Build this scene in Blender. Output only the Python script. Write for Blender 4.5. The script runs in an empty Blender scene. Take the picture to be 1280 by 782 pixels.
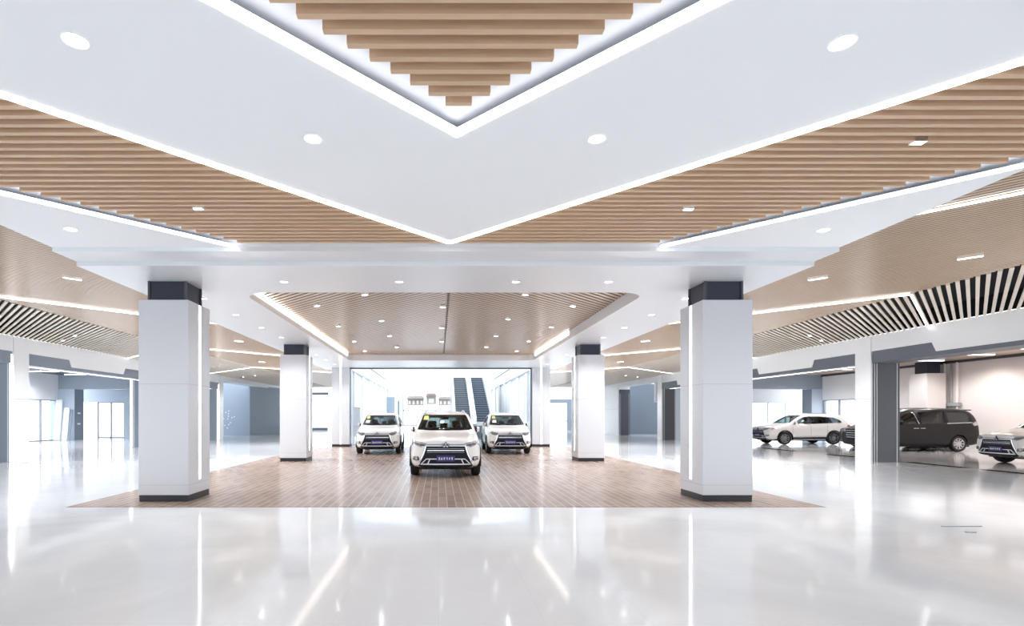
import bpy, bmesh, math, random
from mathutils import Vector, Matrix
from mathutils.bvhtree import BVHTree
from mathutils.geometry import tessellate_polygon
random.seed(7)
PI = math.pi
scene = bpy.context.scene
col = scene.collection
F, VX, VY, EYE = 670.0, 548.0, 520.0, 1.55      # focal length and vanishing point in 1280x782 pixels, eye height

# ------------------------------------------------------------------ materials
def new_mat(name):
    m = bpy.data.materials.new(name); m.use_nodes = True
    nt = m.node_tree
    return m, nt, nt.nodes['Principled BSDF']

def plain(name, rgb, rough=0.5, metal=0.0, coat=0.0, noise=0.0, scale=8.0, spec=0.5):
    m, nt, b = new_mat(name)
    b.inputs['Base Color'].default_value = (*rgb, 1)
    b.inputs['Roughness'].default_value = rough
    b.inputs['Metallic'].default_value = metal
    b.inputs['Coat Weight'].default_value = coat
    b.inputs['Coat Roughness'].default_value = 0.05
    b.inputs['Specular IOR Level'].default_value = spec
    if noise:
        tc = nt.nodes.new('ShaderNodeTexCoord'); n = nt.nodes.new('ShaderNodeTexNoise')
        n.inputs['Scale'].default_value = scale; n.inputs['Detail'].default_value = 4
        r = nt.nodes.new('ShaderNodeMapRange')
        r.inputs['To Min'].default_value = 1 - noise; r.inputs['To Max'].default_value = 1 + noise * 0.4
        mx = nt.nodes.new('ShaderNodeVectorMath'); mx.operation = 'SCALE'
        mx.inputs[0].default_value = rgb
        nt.links.new(tc.outputs['Object'], n.inputs['Vector'])
        nt.links.new(n.outputs['Fac'], r.inputs['Value'])
        nt.links.new(r.outputs['Result'], mx.inputs['Scale'])
        nt.links.new(mx.outputs['Vector'], b.inputs['Base Color'])
    return m

def emitter(name, rgb, strength):
    m, nt, b = new_mat(name)
    b.inputs['Base Color'].default_value = (0.9, 0.9, 0.9, 1)
    b.inputs['Emission Color'].default_value = (*rgb, 1)
    b.inputs['Emission Strength'].default_value = strength
    return m

def wood(name, light, dark, rough, vec=(1, 1, 1)):
    m, nt, b = new_mat(name)
    tc = nt.nodes.new('ShaderNodeTexCoord'); mp = nt.nodes.new('ShaderNodeMapping')
    mp.inputs['Scale'].default_value = vec
    n = nt.nodes.new('ShaderNodeTexNoise'); n.inputs['Scale'].default_value = 3; n.inputs['Detail'].default_value = 5
    cr = nt.nodes.new('ShaderNodeValToRGB')
    cr.color_ramp.elements[0].position = 0.3; cr.color_ramp.elements[1].position = 0.7
    cr.color_ramp.elements[0].color = (*dark, 1); cr.color_ramp.elements[1].color = (*light, 1)
    nt.links.new(tc.outputs['Object'], mp.inputs['Vector']); nt.links.new(mp.outputs['Vector'], n.inputs['Vector'])
    nt.links.new(n.outputs['Fac'], cr.inputs['Fac']); nt.links.new(cr.outputs['Color'], b.inputs['Base Color'])
    b.inputs['Roughness'].default_value = rough
    return m

def glass(name, tint, mixfac, rough=0.02):
    m, nt, b = new_mat(name)
    out = nt.nodes['Material Output']
    tr = nt.nodes.new('ShaderNodeBsdfTransparent'); tr.inputs['Color'].default_value = (*tint, 1)
    gl = nt.nodes.new('ShaderNodeBsdfGlossy'); gl.inputs['Roughness'].default_value = rough
    fr = nt.nodes.new('ShaderNodeLayerWeight'); fr.inputs['Blend'].default_value = 0.5
    pw = nt.nodes.new('ShaderNodeMath'); pw.operation = 'POWER'; pw.inputs[1].default_value = 4.0
    nt.links.new(fr.outputs['Facing'], pw.inputs[0])
    ad = nt.nodes.new('ShaderNodeMath'); ad.operation = 'MULTIPLY_ADD'
    ad.inputs[1].default_value = 0.5; ad.inputs[2].default_value = mixfac
    mx = nt.nodes.new('ShaderNodeMixShader')
    nt.links.new(pw.outputs['Value'], ad.inputs[0]); nt.links.new(ad.outputs['Value'], mx.inputs['Fac'])
    nt.links.new(tr.outputs['BSDF'], mx.inputs[1]); nt.links.new(gl.outputs['BSDF'], mx.inputs[2])
    nt.links.new(mx.outputs['Shader'], out.inputs['Surface'])
    return m

def floor_white():
    m, nt, b = new_mat('polished_white_floor')
    tc = nt.nodes.new('ShaderNodeTexCoord')
    n = nt.nodes.new('ShaderNodeTexNoise'); n.inputs['Scale'].default_value = 0.35; n.inputs['Detail'].default_value = 8
    n.inputs['Distortion'].default_value = 1.2
    cr = nt.nodes.new('ShaderNodeValToRGB')
    cr.color_ramp.elements[0].position = 0.3; cr.color_ramp.elements[0].color = (0.55, 0.56, 0.58, 1)
    cr.color_ramp.elements[1].position = 0.62; cr.color_ramp.elements[1].color = (0.65, 0.655, 0.67, 1)
    br = nt.nodes.new('ShaderNodeTexBrick'); br.offset = 0
    br.inputs['Scale'].default_value = 1.0; br.inputs['Mortar Size'].default_value = 0.0025
    br.inputs['Brick Width'].default_value = 0.8; br.inputs['Row Height'].default_value = 0.8
    br.inputs['Color1'].default_value = (1, 1, 1, 1); br.inputs['Color2'].default_value = (0.985, 0.985, 0.985, 1)
    br.inputs['Mortar'].default_value = (0.9, 0.9, 0.9, 1)
    mu = nt.nodes.new('ShaderNodeMix'); mu.data_type = 'RGBA'; mu.blend_type = 'MULTIPLY'; mu.inputs['Factor'].default_value = 1
    nt.links.new(tc.outputs['Object'], n.inputs['Vector']); nt.links.new(tc.outputs['Object'], br.inputs['Vector'])
    nt.links.new(n.outputs['Fac'], cr.inputs['Fac'])
    nt.links.new(cr.outputs['Color'], mu.inputs['A']); nt.links.new(br.outputs['Color'], mu.inputs['B'])
    nt.links.new(mu.outputs['Result'], b.inputs['Base Color'])
    w = nt.nodes.new('ShaderNodeTexNoise'); w.inputs['Scale'].default_value = 2.2; w.inputs['Detail'].default_value = 3
    nt.links.new(tc.outputs['Object'], w.inputs['Vector'])
    bp = nt.nodes.new('ShaderNodeBump'); bp.inputs['Strength'].default_value = 0.035; bp.inputs['Distance'].default_value = 0.05
    nt.links.new(w.outputs['Fac'], bp.inputs['Height']); nt.links.new(bp.outputs['Normal'], b.inputs['Normal'])
    b.inputs['Roughness'].default_value = 0.085
    b.inputs['Specular IOR Level'].default_value = 0.5
    return m

def floor_brick():
    m, nt, b = new_mat('brown_brick_floor')
    tc = nt.nodes.new('ShaderNodeTexCoord'); mp = nt.nodes.new('ShaderNodeMapping')
    mp.inputs['Rotation'].default_value = (0, 0, PI / 2)
    br = nt.nodes.new('ShaderNodeTexBrick')
    br.inputs['Scale'].default_value = 1.0; br.inputs['Mortar Size'].default_value = 0.008
    br.inputs['Brick Width'].default_value = 0.62; br.inputs['Row Height'].default_value = 0.155
    br.inputs['Bias'].default_value = -0.1
    br.inputs['Color1'].default_value = (0.215, 0.155, 0.125, 1); br.inputs['Color2'].default_value = (0.285, 0.21, 0.173, 1)
    br.inputs['Mortar'].default_value = (0.42, 0.34, 0.295, 1)
    nt.links.new(tc.outputs['Object'], mp.inputs['Vector']); nt.links.new(mp.outputs['Vector'], br.inputs['Vector'])
    nt.links.new(br.outputs['Color'], b.inputs['Base Color'])
    bp = nt.nodes.new('ShaderNodeBump'); bp.inputs['Strength'].default_value = 0.05; bp.inputs['Distance'].default_value = 0.01
    bp.invert = True
    nt.links.new(br.outputs['Fac'], bp.inputs['Height']); nt.links.new(bp.outputs['Normal'], b.inputs['Normal'])
    b.inputs['Roughness'].default_value = 0.24
    b.inputs['Specular IOR Level'].default_value = 0.12
    return m

M = {}
M['floor'] = floor_white()
M['brick'] = floor_brick()
M['ceil'] = plain('ceiling_white_paint', (0.93, 0.965, 0.99), 0.55)
M['gloss'] = plain('gloss_white_soffit', (0.78, 0.81, 0.84), 0.28)
M['backing'] = plain('ceiling_void_grey', (0.80, 0.81, 0.85), 0.7)
M['void'] = plain('ceiling_void_black', (0.012, 0.011, 0.013), 0.8)
M['gap_shade_brown'] = plain('slat_gap_shade_brown', (0.06, 0.036, 0.024), 0.6)  # dark tone stands in for the shade between the slats
M['track'] = plain('track_groove', (0.01, 0.01, 0.01), 1.0, spec=0.0)
M['slat_x'] = wood('oak_slat', (0.68, 0.49, 0.335), (0.62, 0.435, 0.285), 0.42, (0.6, 9, 9))
M['slat_d'] = wood('oak_slat_satin', (0.68, 0.505, 0.36), (0.65, 0.48, 0.34), 0.22, (1, 1, 1))
M['slat_c'] = wood('pale_slat', (0.84, 0.75, 0.64), (0.78, 0.68, 0.57), 0.35, (1, 1, 1))
M['wall'] = plain('wall_white_panel', (0.80, 0.815, 0.83), 0.32)
M['column'] = plain('column_white_panel', (0.64, 0.66, 0.70), 0.3)
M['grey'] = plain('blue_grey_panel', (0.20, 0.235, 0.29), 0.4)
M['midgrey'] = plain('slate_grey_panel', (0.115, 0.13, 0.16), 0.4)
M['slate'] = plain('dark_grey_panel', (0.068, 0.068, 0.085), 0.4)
M['bluewall'] = plain('blue_grey_wall', (0.34, 0.40, 0.47), 0.3)
M['darkblue'] = plain('deep_blue_grey_wall', (0.12, 0.145, 0.18), 0.35)
M['paleblue'] = plain('pale_blue_wall', (0.55, 0.62, 0.72), 0.35)
M['beige'] = plain('warm_beige_wall', (0.76, 0.71, 0.69), 0.5)
M['woodceil'] = wood('beige_ceiling_board', (0.62, 0.47, 0.36), (0.52, 0.38, 0.28), 0.35)
M['cap'] = plain('dark_navy_cap', (0.022, 0.026, 0.045), 0.45)
M['plinth'] = plain('black_plinth', (0.012, 0.013, 0.02), 0.3)
M['joint'] = plain('panel_joint', (0.45, 0.46, 0.48), 0.6)
M['black'] = plain('black_plastic', (0.008, 0.008, 0.012), 0.45, spec=0.25)
M['gblack'] = plain('gloss_black', (0.006, 0.006, 0.014), 0.3, spec=0.2)
M['rubber'] = plain('tyre_rubber', (0.012, 0.012, 0.013), 0.75)
M['dchrome'] = plain('dark_chrome', (0.30, 0.30, 0.33), 0.2, 1.0)
M['chrome'] = plain('chrome', (0.85, 0.85, 0.87), 0.12, 1.0)
M['alloy'] = plain('alloy_silver', (0.62, 0.62, 0.63), 0.28, 1.0)
M['paint'] = plain('white_car_paint', (0.74, 0.715, 0.70), 0.28, 0.0, 0.8)
M['paint_black'] = plain('black_car_paint', (0.008, 0.008, 0.011), 0.3, 0.0, 0.2, spec=0.3)
M['paint_dark'] = plain('graphite_car_paint', (0.014, 0.0135, 0.015), 0.3, 0.0, 0.0, spec=0.25)
M['seat'] = plain('charcoal_seat', (0.03, 0.032, 0.036), 0.6)
M['cabin'] = plain('dark_cabin_trim', (0.02, 0.02, 0.024), 0.6)
M['plate'] = plain('indigo_plate', (0.03, 0.022, 0.16), 0.4)
M['ink'] = plain('white_ink', (0.85, 0.85, 0.9), 0.5)
M['sticker'] = plain('yellow_green_sticker', (0.62, 0.66, 0.22), 0.6)
M['paper'] = plain('white_paper_sticker', (0.82, 0.76, 0.66), 0.6)
M['red'] = plain('red_lens', (0.42, 0.03, 0.03), 0.15)
M['lens'] = plain('clear_lamp_lens', (0.36, 0.37, 0.40), 0.08, 0.45, 0.9)
M['cglass'] = glass('car_glass', (0.62, 0.68, 0.68), 0.05)
M['dglass'] = glass('tinted_car_glass', (0.42, 0.44, 0.46), 0.06)
M['wglass'] = glass('window_glass', (0.97, 0.98, 0.99), 0.0)
M['frame'] = plain('window_frame_grey', (0.30, 0.31, 0.34), 0.4)
M['wframe'] = plain('window_frame_white', (0.75, 0.76, 0.78), 0.4)
M['dframe'] = plain('dark_frame', (0.05, 0.05, 0.055), 0.4)
M['steps'] = plain('escalator_step_grey', (0.10, 0.115, 0.13), 0.5)
M['steps2'] = plain('escalator_step_blue', (0.055, 0.075, 0.11), 0.5)
M['tread'] = plain('escalator_nosing', (0.30, 0.33, 0.36), 0.5)
M['steel'] = plain('brushed_steel', (0.62, 0.62, 0.61), 0.35, 0.3)
M['green'] = plain('dark_green_panel', (0.10, 0.135, 0.135), 0.3)
M['shop'] = plain('pale_brown_fascia', (0.42, 0.31, 0.28), 0.6, noise=0.25, scale=3)
M['shop2'] = plain('pale_beige_fascia', (0.48, 0.42, 0.35), 0.6, noise=0.2, scale=3)
M['led'] = emitter('led_white', (0.98, 0.985, 1.0), 2.6)
M['led_soft'] = emitter('led_white_soft', (0.98, 0.985, 1.0), 2.2)
M['led_warm'] = emitter('led_warm', (1.0, 0.94, 0.86), 2.6)
M['lamp'] = emitter('lamp_diffuser', (1.0, 0.98, 0.95), 8.0)

# ------------------------------------------------------------------ mesh helpers
class MB:
    def __init__(s): s.v = []; s.f = []
    def add(s, vs, fs):
        o = len(s.v); s.v += [tuple(p) for p in vs]; s.f += [tuple(i + o for i in f) for f in fs]; return s
    def box(s, x0, x1, y0, y1, z0, z1):
        vs = [(x0,y0,z0),(x1,y0,z0),(x1,y1,z0),(x0,y1,z0),(x0,y0,z1),(x1,y0,z1),(x1,y1,z1),(x0,y1,z1)]
        return s.add(vs, [(0,3,2,1),(4,5,6,7),(0,1,5,4),(1,2,6,5),(2,3,7,6),(3,0,4,7)])
    def bar(s, a, b, w, z0, z1):
        """a straight bar from a to b in plan, w wide, square ends, between heights z0 and z1"""
        a = Vector(a[:2]); b = Vector(b[:2]); d = (b - a).normalized(); n = Vector((-d.y, d.x)) * (w / 2)
        p = [a - n, b - n, b + n, a + n]
        vs = [(q.x, q.y, z0) for q in p] + [(q.x, q.y, z1) for q in p]
        return s.add(vs, [(0,3,2,1),(4,5,6,7),(0,1,5,4),(1,2,6,5),(2,3,7,6),(3,0,4,7)])
    def prism(s, poly, t0, t1, axis='z', holes=()):
        """poly in plan: axis z -> (x,y); axis x -> (y,z); axis y -> (x,z); extruded from t0 to t1"""
        loops = [list(poly)] + [list(h) for h in holes]
        def to3(p, t):
            if axis == 'z': return (p[0], p[1], t)
            if axis == 'x': return (t, p[0], p[1])
            return (p[0], t, p[1])
        flat = [p for l in loops for p in l]; n = len(flat)
        tris = tessellate_polygon([[Vector((p[0], p[1], 0)) for p in l] for l in loops])
        vs = [to3(p, t0) for p in flat] + [to3(p, t1) for p in flat]
        fs = [tuple(t) for t in tris] + [tuple(i + n for i in reversed(t)) for t in tris]
        o = 0
        for l in loops:
            k = len(l)
            for i in range(k):
                j = (i + 1) % k
                fs.append((o + i, o + j, o + j + n, o + i + n))
            o += k
        return s.add(vs, fs)
    def tube(s, pts, r, n=8, cap=True):
        pts = [Vector(p) for p in pts]; rings = []
        up = Vector((0, 0, 1))
        for i, p in enumerate(pts):
            t = (pts[min(i + 1, len(pts) - 1)] - pts[max(i - 1, 0)]).normalized()
            u = t.cross(up)
            if u.length < 1e-3: u = t.cross(Vector((1, 0, 0)))
            u.normalize(); w = u.cross(t)
            rr = r[i] if isinstance(r, (list, tuple)) else r
            rings.append([p + (u * math.cos(2*PI*k/n) + w * math.sin(2*PI*k/n)) * rr for k in range(n)])
        vs = [q for ring in rings for q in ring]; fs = []
        for i in range(len(pts) - 1):
            for k in range(n):
                a = i*n + k; b = i*n + (k + 1) % n
                fs.append((a, b, b + n, a + n))
        if cap: fs += [tuple(reversed(range(n))), tuple(range((len(pts)-1)*n, len(pts)*n))]
        return s.add(vs, fs)
    def lathe(s, prof, n=24, axis='z', c=(0, 0, 0), close=False):
        """prof: (radius, height) pairs turned round an axis through c"""
        vs = []
        for r, h in prof:
            for k in range(n):
                a = 2*PI*k/n; u, v = r*math.cos(a), r*math.sin(a)
                vs.append({'z': (c[0]+u, c[1]+v, c[2]+h), 'x': (c[0]+h, c[1]+u, c[2]+v), 'y': (c[0]+u, c[1]+h, c[2]+v)}[axis])
        fs = []; m = len(prof)
        for i in range(m if close else m - 1):
            j = (i + 1) % m
            for k in range(n):
                l = (k + 1) % n
                fs.append((i*n+k, i*n+l, j*n+l, j*n+k))
        if not close:
            if prof[0][0] > 1e-6: fs.append(tuple(reversed(range(n))))
            if prof[-1][0] > 1e-6: fs.append(tuple(range((m-1)*n, m*n)))
        return s.add(vs, fs)
    def mesh(s, name):
        me = bpy.data.meshes.new(name); me.from_pydata(s.v, [], s.f)
        bm = bmesh.new(); bm.from_mesh(me)
        bmesh.ops.remove_doubles(bm, verts=bm.verts, dist=1e-6)
        bmesh.ops.recalc_face_normals(bm, faces=bm.faces)
        bm.to_mesh(me); bm.free(); me.update()
        return me
    def build(s, name, mat, parent=None, smooth=False, bevel=0.0, loc=None):
        me = s.mesh(name)
        o = bpy.data.objects.new(name, me); col.objects.link(o)
        me.materials.append(mat)
        if parent: o.parent = parent
        if loc: o.location = loc
        finish(o, smooth, bevel)
        return o

def finish(o, smooth=False, bevel=0.0, angle=35):
    if bevel:
        b = o.modifiers.new('bevel', 'BEVEL'); b.width = bevel; b.segments = 2; b.limit_method = 'ANGLE'
    if smooth:
        me = o.data
        for p in me.polygons: p.use_smooth = True
        bm = bmesh.new(); bm.from_mesh(me); lim = math.radians(angle)
        for e in bm.edges:
            e.smooth = len(e.link_faces) == 2 and e.calc_face_angle(0) < lim
        bm.to_mesh(me); bm.free()

def tag(o, label=None, cat=None, group=None, kind=None):
    if label: o['label'] = label
    if cat: o['category'] = cat
    if group: o['group'] = group
    if kind: o['kind'] = kind
    return o

def thing(name, label, cat, loc=(0, 0, 0), rz=0.0, group=None):
    o = bpy.data.objects.new(name, None); col.objects.link(o)
    o.empty_display_size = 0.2
    o.location = loc; o.rotation_euler = (0, 0, rz)
    return tag(o, label, cat, group)

def struct_root(name, label=None, loc=(0, 0, 0)):
    o = bpy.data.objects.new(name, None); col.objects.link(o); o.location = loc
    return tag(o, label, None, None, 'structure')

def copy_tree(o, parent=None):
    c = o.copy(); col.objects.link(c); c.parent = parent
    for ch in list(o.children): copy_tree(ch, c)
    return c
# ================================================================== THE ROOM
CX = 0.13                        # middle of the hall
XW, DW = 14.47, 0.95             # side walls stand at CX +- XW, DW deep
ZS, ZC, ZP = 4.25, 4.03, 4.16    # undersides: slatted side ceilings, soffit, front panels

# ---- floors
o = MB().box(-42, 42, -9, 90, -0.12, 0.0).build('floor', M['floor']); tag(o, 'polished white floor', kind='structure')
o = MB().box(-6.35, 6.6, 9.12, 27.35, 0.0, 0.004).build('brick_floor', M['brick']); tag(o, 'brown brick paved floor between the white columns', kind='structure')
tr = MB()
for y0, y1 in ((10.5, 15.55), (16.1, 18.02), (20.3, 21.8), (23.9, 26.3)):
    tr.box(15.70, 15.98, y0, y1, 0.0, 0.006)
tag(tr.build('floor_track', M['track']), 'dark floor track along the right openings', kind='structure')

# ---- columns
def column(x, y, label, led, cap=True, w=0.91):
    r = struct_root('column', label, (x, y, 0))
    h = w / 2; s = 1 if x < CX else -1                     # s: direction of the inner side
    top = 3.66 if cap else ZC
    shaft = MB().box(-h, h, -h, h, 0.12, top)
    shaft.build('shaft', M['column'], r, bevel=0.012)
    j = MB()
    for z in (0.30, 2.13): j.box(-h - .002, h + .002, -h - .002, h + .002, z, z + 0.007)
    j.build('panel_joint', M['joint'], r)
    MB().box(-h + .012, h - .012, -h + .012, h - .012, 0.004, 0.125).build('plinth', M['plinth'], r)
    if cap:
        c = MB().box(-0.33, 0.33, -0.30, 0.30, 3.66, ZC); cp = c.build('cap', M['cap'], r)
        e = MB()
        for a in (-0.335, 0.335):
            for bq in (-0.305, 0.305):
                e.box(a - .02, a + .02, bq - .02, bq + .02, 3.66, ZC)
        e.build('corner_strip', M['slate'], cp)
    if led == 'side':
        MB().box(s*h - .004 if s > 0 else -h - .006, s*h + .006 if s > 0 else -h + .004, -0.035, 0.035, 0.36, 3.64).build('light_strip', M['led_soft'], r)
    elif led == 'front':
        MB().box(-.035, .035, -h - .006, -h + .004, 0.13, top).build('light_strip', M['led_soft'], r)
    return r
ROWS = (10.16, 18.82, 27.75)
for k, y in enumerate(ROWS):
    place = ('nearest', 'middle', 'farthest')[k]
    for sx, side in ((-5.11, 'left'), (5.11, 'right')):
        column(CX + sx, y, '%s white panelled column on the %s of the brick floor' % (place, side), 'front' if k == 2 else 'side', k < 2)

# ---- soffit with the coffer over the cars
def round_rect(x0, x1, y0, y1, r, n=6):
    p = []
    for cx, cy, a0 in ((x1-r, y0+r, -PI/2), (x1-r, y1-r, 0), (x0+r, y1-r, PI/2), (x0+r, y0+r, PI)):
        for i in range(n + 1):
            a = a0 + PI/2*i/n; p.append((cx + r*math.cos(a), cy + r*math.sin(a)))
    return p
ceil = struct_root('ceiling')
XL, XR = -5.97, 6.2
HX0, HX1, HY0, HY1 = -3.95, 4.2, 10.75, 23.9
sof = MB().prism([(XL, 8.84), (XR, 8.84), (XR, 28.3), (XL, 28.3)], ZC, ZC + .13, holes=[round_rect(HX0, HX1, HY0, HY1, 0.55)])
sof.build('soffit', M['gloss'], ceil)
lip = MB().prism(round_rect(HX0 - .06, HX1 + .06, HY0 - .06, HY1 + .06, .6), ZC + .13, 4.30, holes=[round_rect(HX0, HX1, HY0, HY1, .55)])
lip.build('coffer_lip', M['gloss'], ceil)
MB().box(XL, XR, 8.285, 8.86, ZC + .07, ZC + .14).build('soffit_step', M['gloss'], ceil)
# side upstands that close the soffit towards the higher side ceilings
up = MB()
for x in (XL, XR): up.box(x - .02, x + .02, -7.0, 28.3, ZP + .005, ZS + .1)
up.build('soffit_edge', M['gloss'], ceil)

# coffer: diagonal slats in two mirrored halves, a dark seam between them
def clip_diag(c, s, x0, x1, y0, y1):
    """segment of the 45 degree line y = c + s*x inside the rectangle"""
    xs = [x0, x1] + [(y0 - c)/s, (y1 - c)/s]
    lo = max(min(xs[0], xs[1]), min(xs[2], xs[3])); hi = min(max(xs[0], xs[1]), max(xs[2], xs[3]))
    return None if hi - lo < 0.08 else ((lo, c + s*lo), (hi, c + s*hi))
def diag_field(s, x0, x1, y0, y1, pitch, w, z0, z1):
    mb = MB(); step = pitch*math.sqrt(2)
    c = min(y0 - s*x0, y0 - s*x1); end = max(y1 - s*x0, y1 - s*x1)
    while c < end:
        g = clip_diag(c, s, x0, x1, y0, y1)
        if g: mb.bar(g[0], g[1], w, z0, z1)
        c += step
    return mb
diag_field(-1, HX0 - .02, 0.21, HY0 - .02, HY1 + .02, 0.15, 0.090, 4.285, 4.290).build('slat_panel', M['slat_d'], ceil)
diag_field(1, 0.25, HX1 + .02, HY0 - .02, HY1 + .02, 0.15, 0.090, 4.285, 4.290).build('slat_panel', M['slat_d'], ceil)
MB().box(HX0 - .6, HX1 + .6, HY0 - .65, HY1 + .65, 4.39, 4.43).build('slat_backing', M['gap_shade_brown'], ceil)
cv = MB()
for x in (HX0 - .6, HX1 + .6): cv.box(x - .02, x + .02, HY0 - .65, HY1 + .65, ZC + .13, 4.39)
for y in (HY0 - .65, HY1 + .65): cv.box(HX0 - .6, HX1 + .6, y - .02, y + .02, ZC + .13, 4.39)
cv.build('cove_side', M['ceil'], ceil)

# front bay: white panels, LED lines and the straight oak slats
A1, A2 = (0.17, 4.90), (0.17, 8.13)             # apexes of the inner and the outer V
L2 = 11.52                                       # |x-.15| + y of the second LED line
YF = -7.0
for s in (-1, 1):
    XE = XL if s < 0 else XR
    d = abs(XE - .17)
    MB().prism([A1, (A1[0] + s*(A1[1] - YF), YF), (XE, YF), (XE, A2[1] - d), A2], ZP, ZP + .03).build('white_panel', M['ceil'], ceil)
    ye = L2 - abs(XE - .15)
    MB().prism([(.15 + s*(L2 - 8.3), 8.3), (XE, ye), (XE, 8.3)], ZP, ZP + .03).build('white_panel', M['ceil'], ceil)
MB().box(XL, XR, YF, 8.84, 4.272, 4.33).build('slat_backing', M['backing'], ceil)
MB().box(XL, XR, 8.29, 8.33, ZC + .10, 4.272).build('panel_edge', M['ceil'], ceil)
PITCH, SW, SH = 0.141, 0.052, 0.100
mb = MB(); y = 4.50
while y > -4.5:
    hw = A1[1] - y - 0.29
    mb.box(A1[0] - hw, A1[0] + hw, y - SW/2, y + SW/2, 4.168, 4.168 + SH); y -= PITCH
mb.build('slat_panel', M['slat_x'], ceil)
for s in (-1, 1):
    mb = MB(); y = 8.08
    while y > -5.0:
        xa = A2[1] - y + 0.02; xb = min(L2 - y - 0.26, abs((XL if s < 0 else XR) - .16))
        if xb - xa > .1:
            a, b = .17 + s*xa, .15 + s*xb
            mb.box(min(a, b), max(a, b), y - SW/2, y + SW/2, 4.168, 4.168 + SH)
        y -= PITCH
    mb.build('slat_panel', M['slat_x'], ceil)

# side bays: satin diagonal slats, then open slats under a black void, mirrored left and right
for s in (-1, 1):
    xi = XR if s > 0 else XL; xm = CX + s*10.27; xo = CX + s*XW
    lo, hi = min(xi, xm), max(xi, xm)
    diag_field(-s, lo, hi, -7.0, 50, 0.098, 0.060, ZS, ZS + .004).build('slat_panel', M['slat_d'], ceil)
    MB().box(lo, hi, -7, 50, ZS + .10, ZS + .13).build('slat_backing', M['gap_shade_brown'], ceil)
    lo, hi = min(xo, xm), max(xo, xm)
    diag_field(s, lo, hi, -7.0, 50, 0.145, 0.062, ZS - .02, ZS + .012).build('slat_panel', M['slat_c'], ceil)
    MB().box(lo, hi, -7, 50, ZS + .5, ZS + .55).build('slat_backing', M['void'], ceil)
    MB().box(xm - .02, xm + .02, -7, 50, ZS + .04, ZS + .5).box(xo - .02, xo + .02, -7, 50, ZS + .02, ZS + .5).build('slat_backing', M['void'], ceil)

# ---- side walls: pilasters, lintels with the notched grey panel
PIL = [(9.3, 10.0), (18.07, 18.78), (26.75, 27.45), (35.06, 35.75), (43.5, 47.5)]
def side_wall(s, name):
    r = struct_root(name)
    x0 = CX + s*XW; x1 = x0 + s*DW; a, b = min(x0, x1), max(x0, x1)
    pil = PIL if s > 0 else PIL[:4]
    for k, (p, q) in enumerate(pil):
        pl = MB().box(a, b, p + .03, q, 0, ZS).build('pilaster', M['wall'], r)
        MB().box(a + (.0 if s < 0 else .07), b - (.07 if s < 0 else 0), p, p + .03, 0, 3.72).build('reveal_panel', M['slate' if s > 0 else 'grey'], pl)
        tr = MB()
        for dx in (.10, .18, .86):
            xx = x0 + s*dx; tr.box(xx - .009, xx + .009, p - .008, p, 0, 3.40)
        tr.build('reveal_trim', M['steel'], pl)
        jn = MB(); jn.box(x0 - .003, x0 + .003, p + .03, q, 2.13, 2.14); jn.build('panel_joint', M['joint'], pl)
    last = 1.0
    for p, q in pil + [(52, 52)]:
        m0, m1 = last, p
        if m0 > 35:
            MB().box(a, b, m0, m1, 3.93, ZS).build('lintel', M['wall'], r)
        elif m1 - m0 > 5:
            poly = [(m0, ZS), (m1, ZS), (m1, 3.74), (m1 - 2.2, 3.74), (m1 - 2.34, 3.46), (m0 + 2.2, 3.46), (m0 + 2.06, 3.74), (m0, 3.74)]
            MB().prism(poly, a, b, 'x').build('lintel', M['wall'], r)
            g = [(m0, 3.74), (m0 + 2.06, 3.74), (m0 + 2.2, 3.46), (m1 - 2.34, 3.46), (m1 - 2.2, 3.74), (m1, 3.74), (m1, 3.34), (m0, 3.34)]
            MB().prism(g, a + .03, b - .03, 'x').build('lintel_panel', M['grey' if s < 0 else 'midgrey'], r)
        last = q
    return r
wl = side_wall(-1, 'wall_left'); wr = side_wall(1, 'wall_right')

# ---- rooms behind the side walls
def cross_wall(name, xa, xb, oa, ob, mat, y0=35.05, y1=35.95, head=3.32):
    """a wall across the room from xa to xb with an opening from oa to ob"""
    r = struct_root(name); mb = MB()
    mb.box(xa, oa, y0, y1, 0, ZS); mb.box(ob, xb, y0, y1, 0, ZS); mb.box(oa, ob, y0, y1, head, ZS)
    mb.build('wall_panel', mat, r)
    return r
cl = cross_wall('wall_back_left', -25.4, -15.3, -23.8, -19.2, M['paleblue'])
MB().box(-25.4, -15.3, 35.03, 35.05, 3.32, ZS).build('header_panel', M['bluewall'], cl)
MB().box(-23.82, -23.79, 35.06, 35.94, 0, 3.32).build('reveal_panel', M['grey'], cl)
cr = cross_wall('wall_back_right', 15.5, 25.4, 19.0, 24.42, M['paleblue'])
MB().box(15.5, 25.4, 35.03, 35.05, 3.32, ZS).build('header_panel', M['bluewall'], cr)
MB().box(24.39, 24.43, 35.06, 35.94, 0, 3.32).build('reveal_panel', M['grey'], cr)

wn = [0]
def window_wall(axis, fixed, t0, t1, panes, zt, depth=0.12, fm='frame', dark=False):
    """glazing from the floor to zt, along x (axis 'x') or along y"""
    wn[0] += 1
    r = struct_root('window_%d' % wn[0])
    fr = MB(); gl = MB(); n = panes; st = (t1 - t0)/n
    def bx(mb, u0, u1, z0, z1, d):
        if axis == 'x': mb.box(u0, u1, fixed - d/2, fixed + d/2, z0, z1)
        else: mb.box(fixed - d/2, fixed + d/2, u0, u1, z0, z1)
    for k in range(n + 1):
        u = t0 + st*k; bx(fr, u - .03, u + .03, 0, zt, depth)
    bx(fr, t0, t1, zt - .06, zt, depth); bx(fr, t0, t1, 0, .06, depth)
    bx(gl, t0, t1, .05, zt - .05, .012)
    fr.build('window_frame', M[fm], r); gl.build('pane', M['wglass'], r)
    return r
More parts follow.
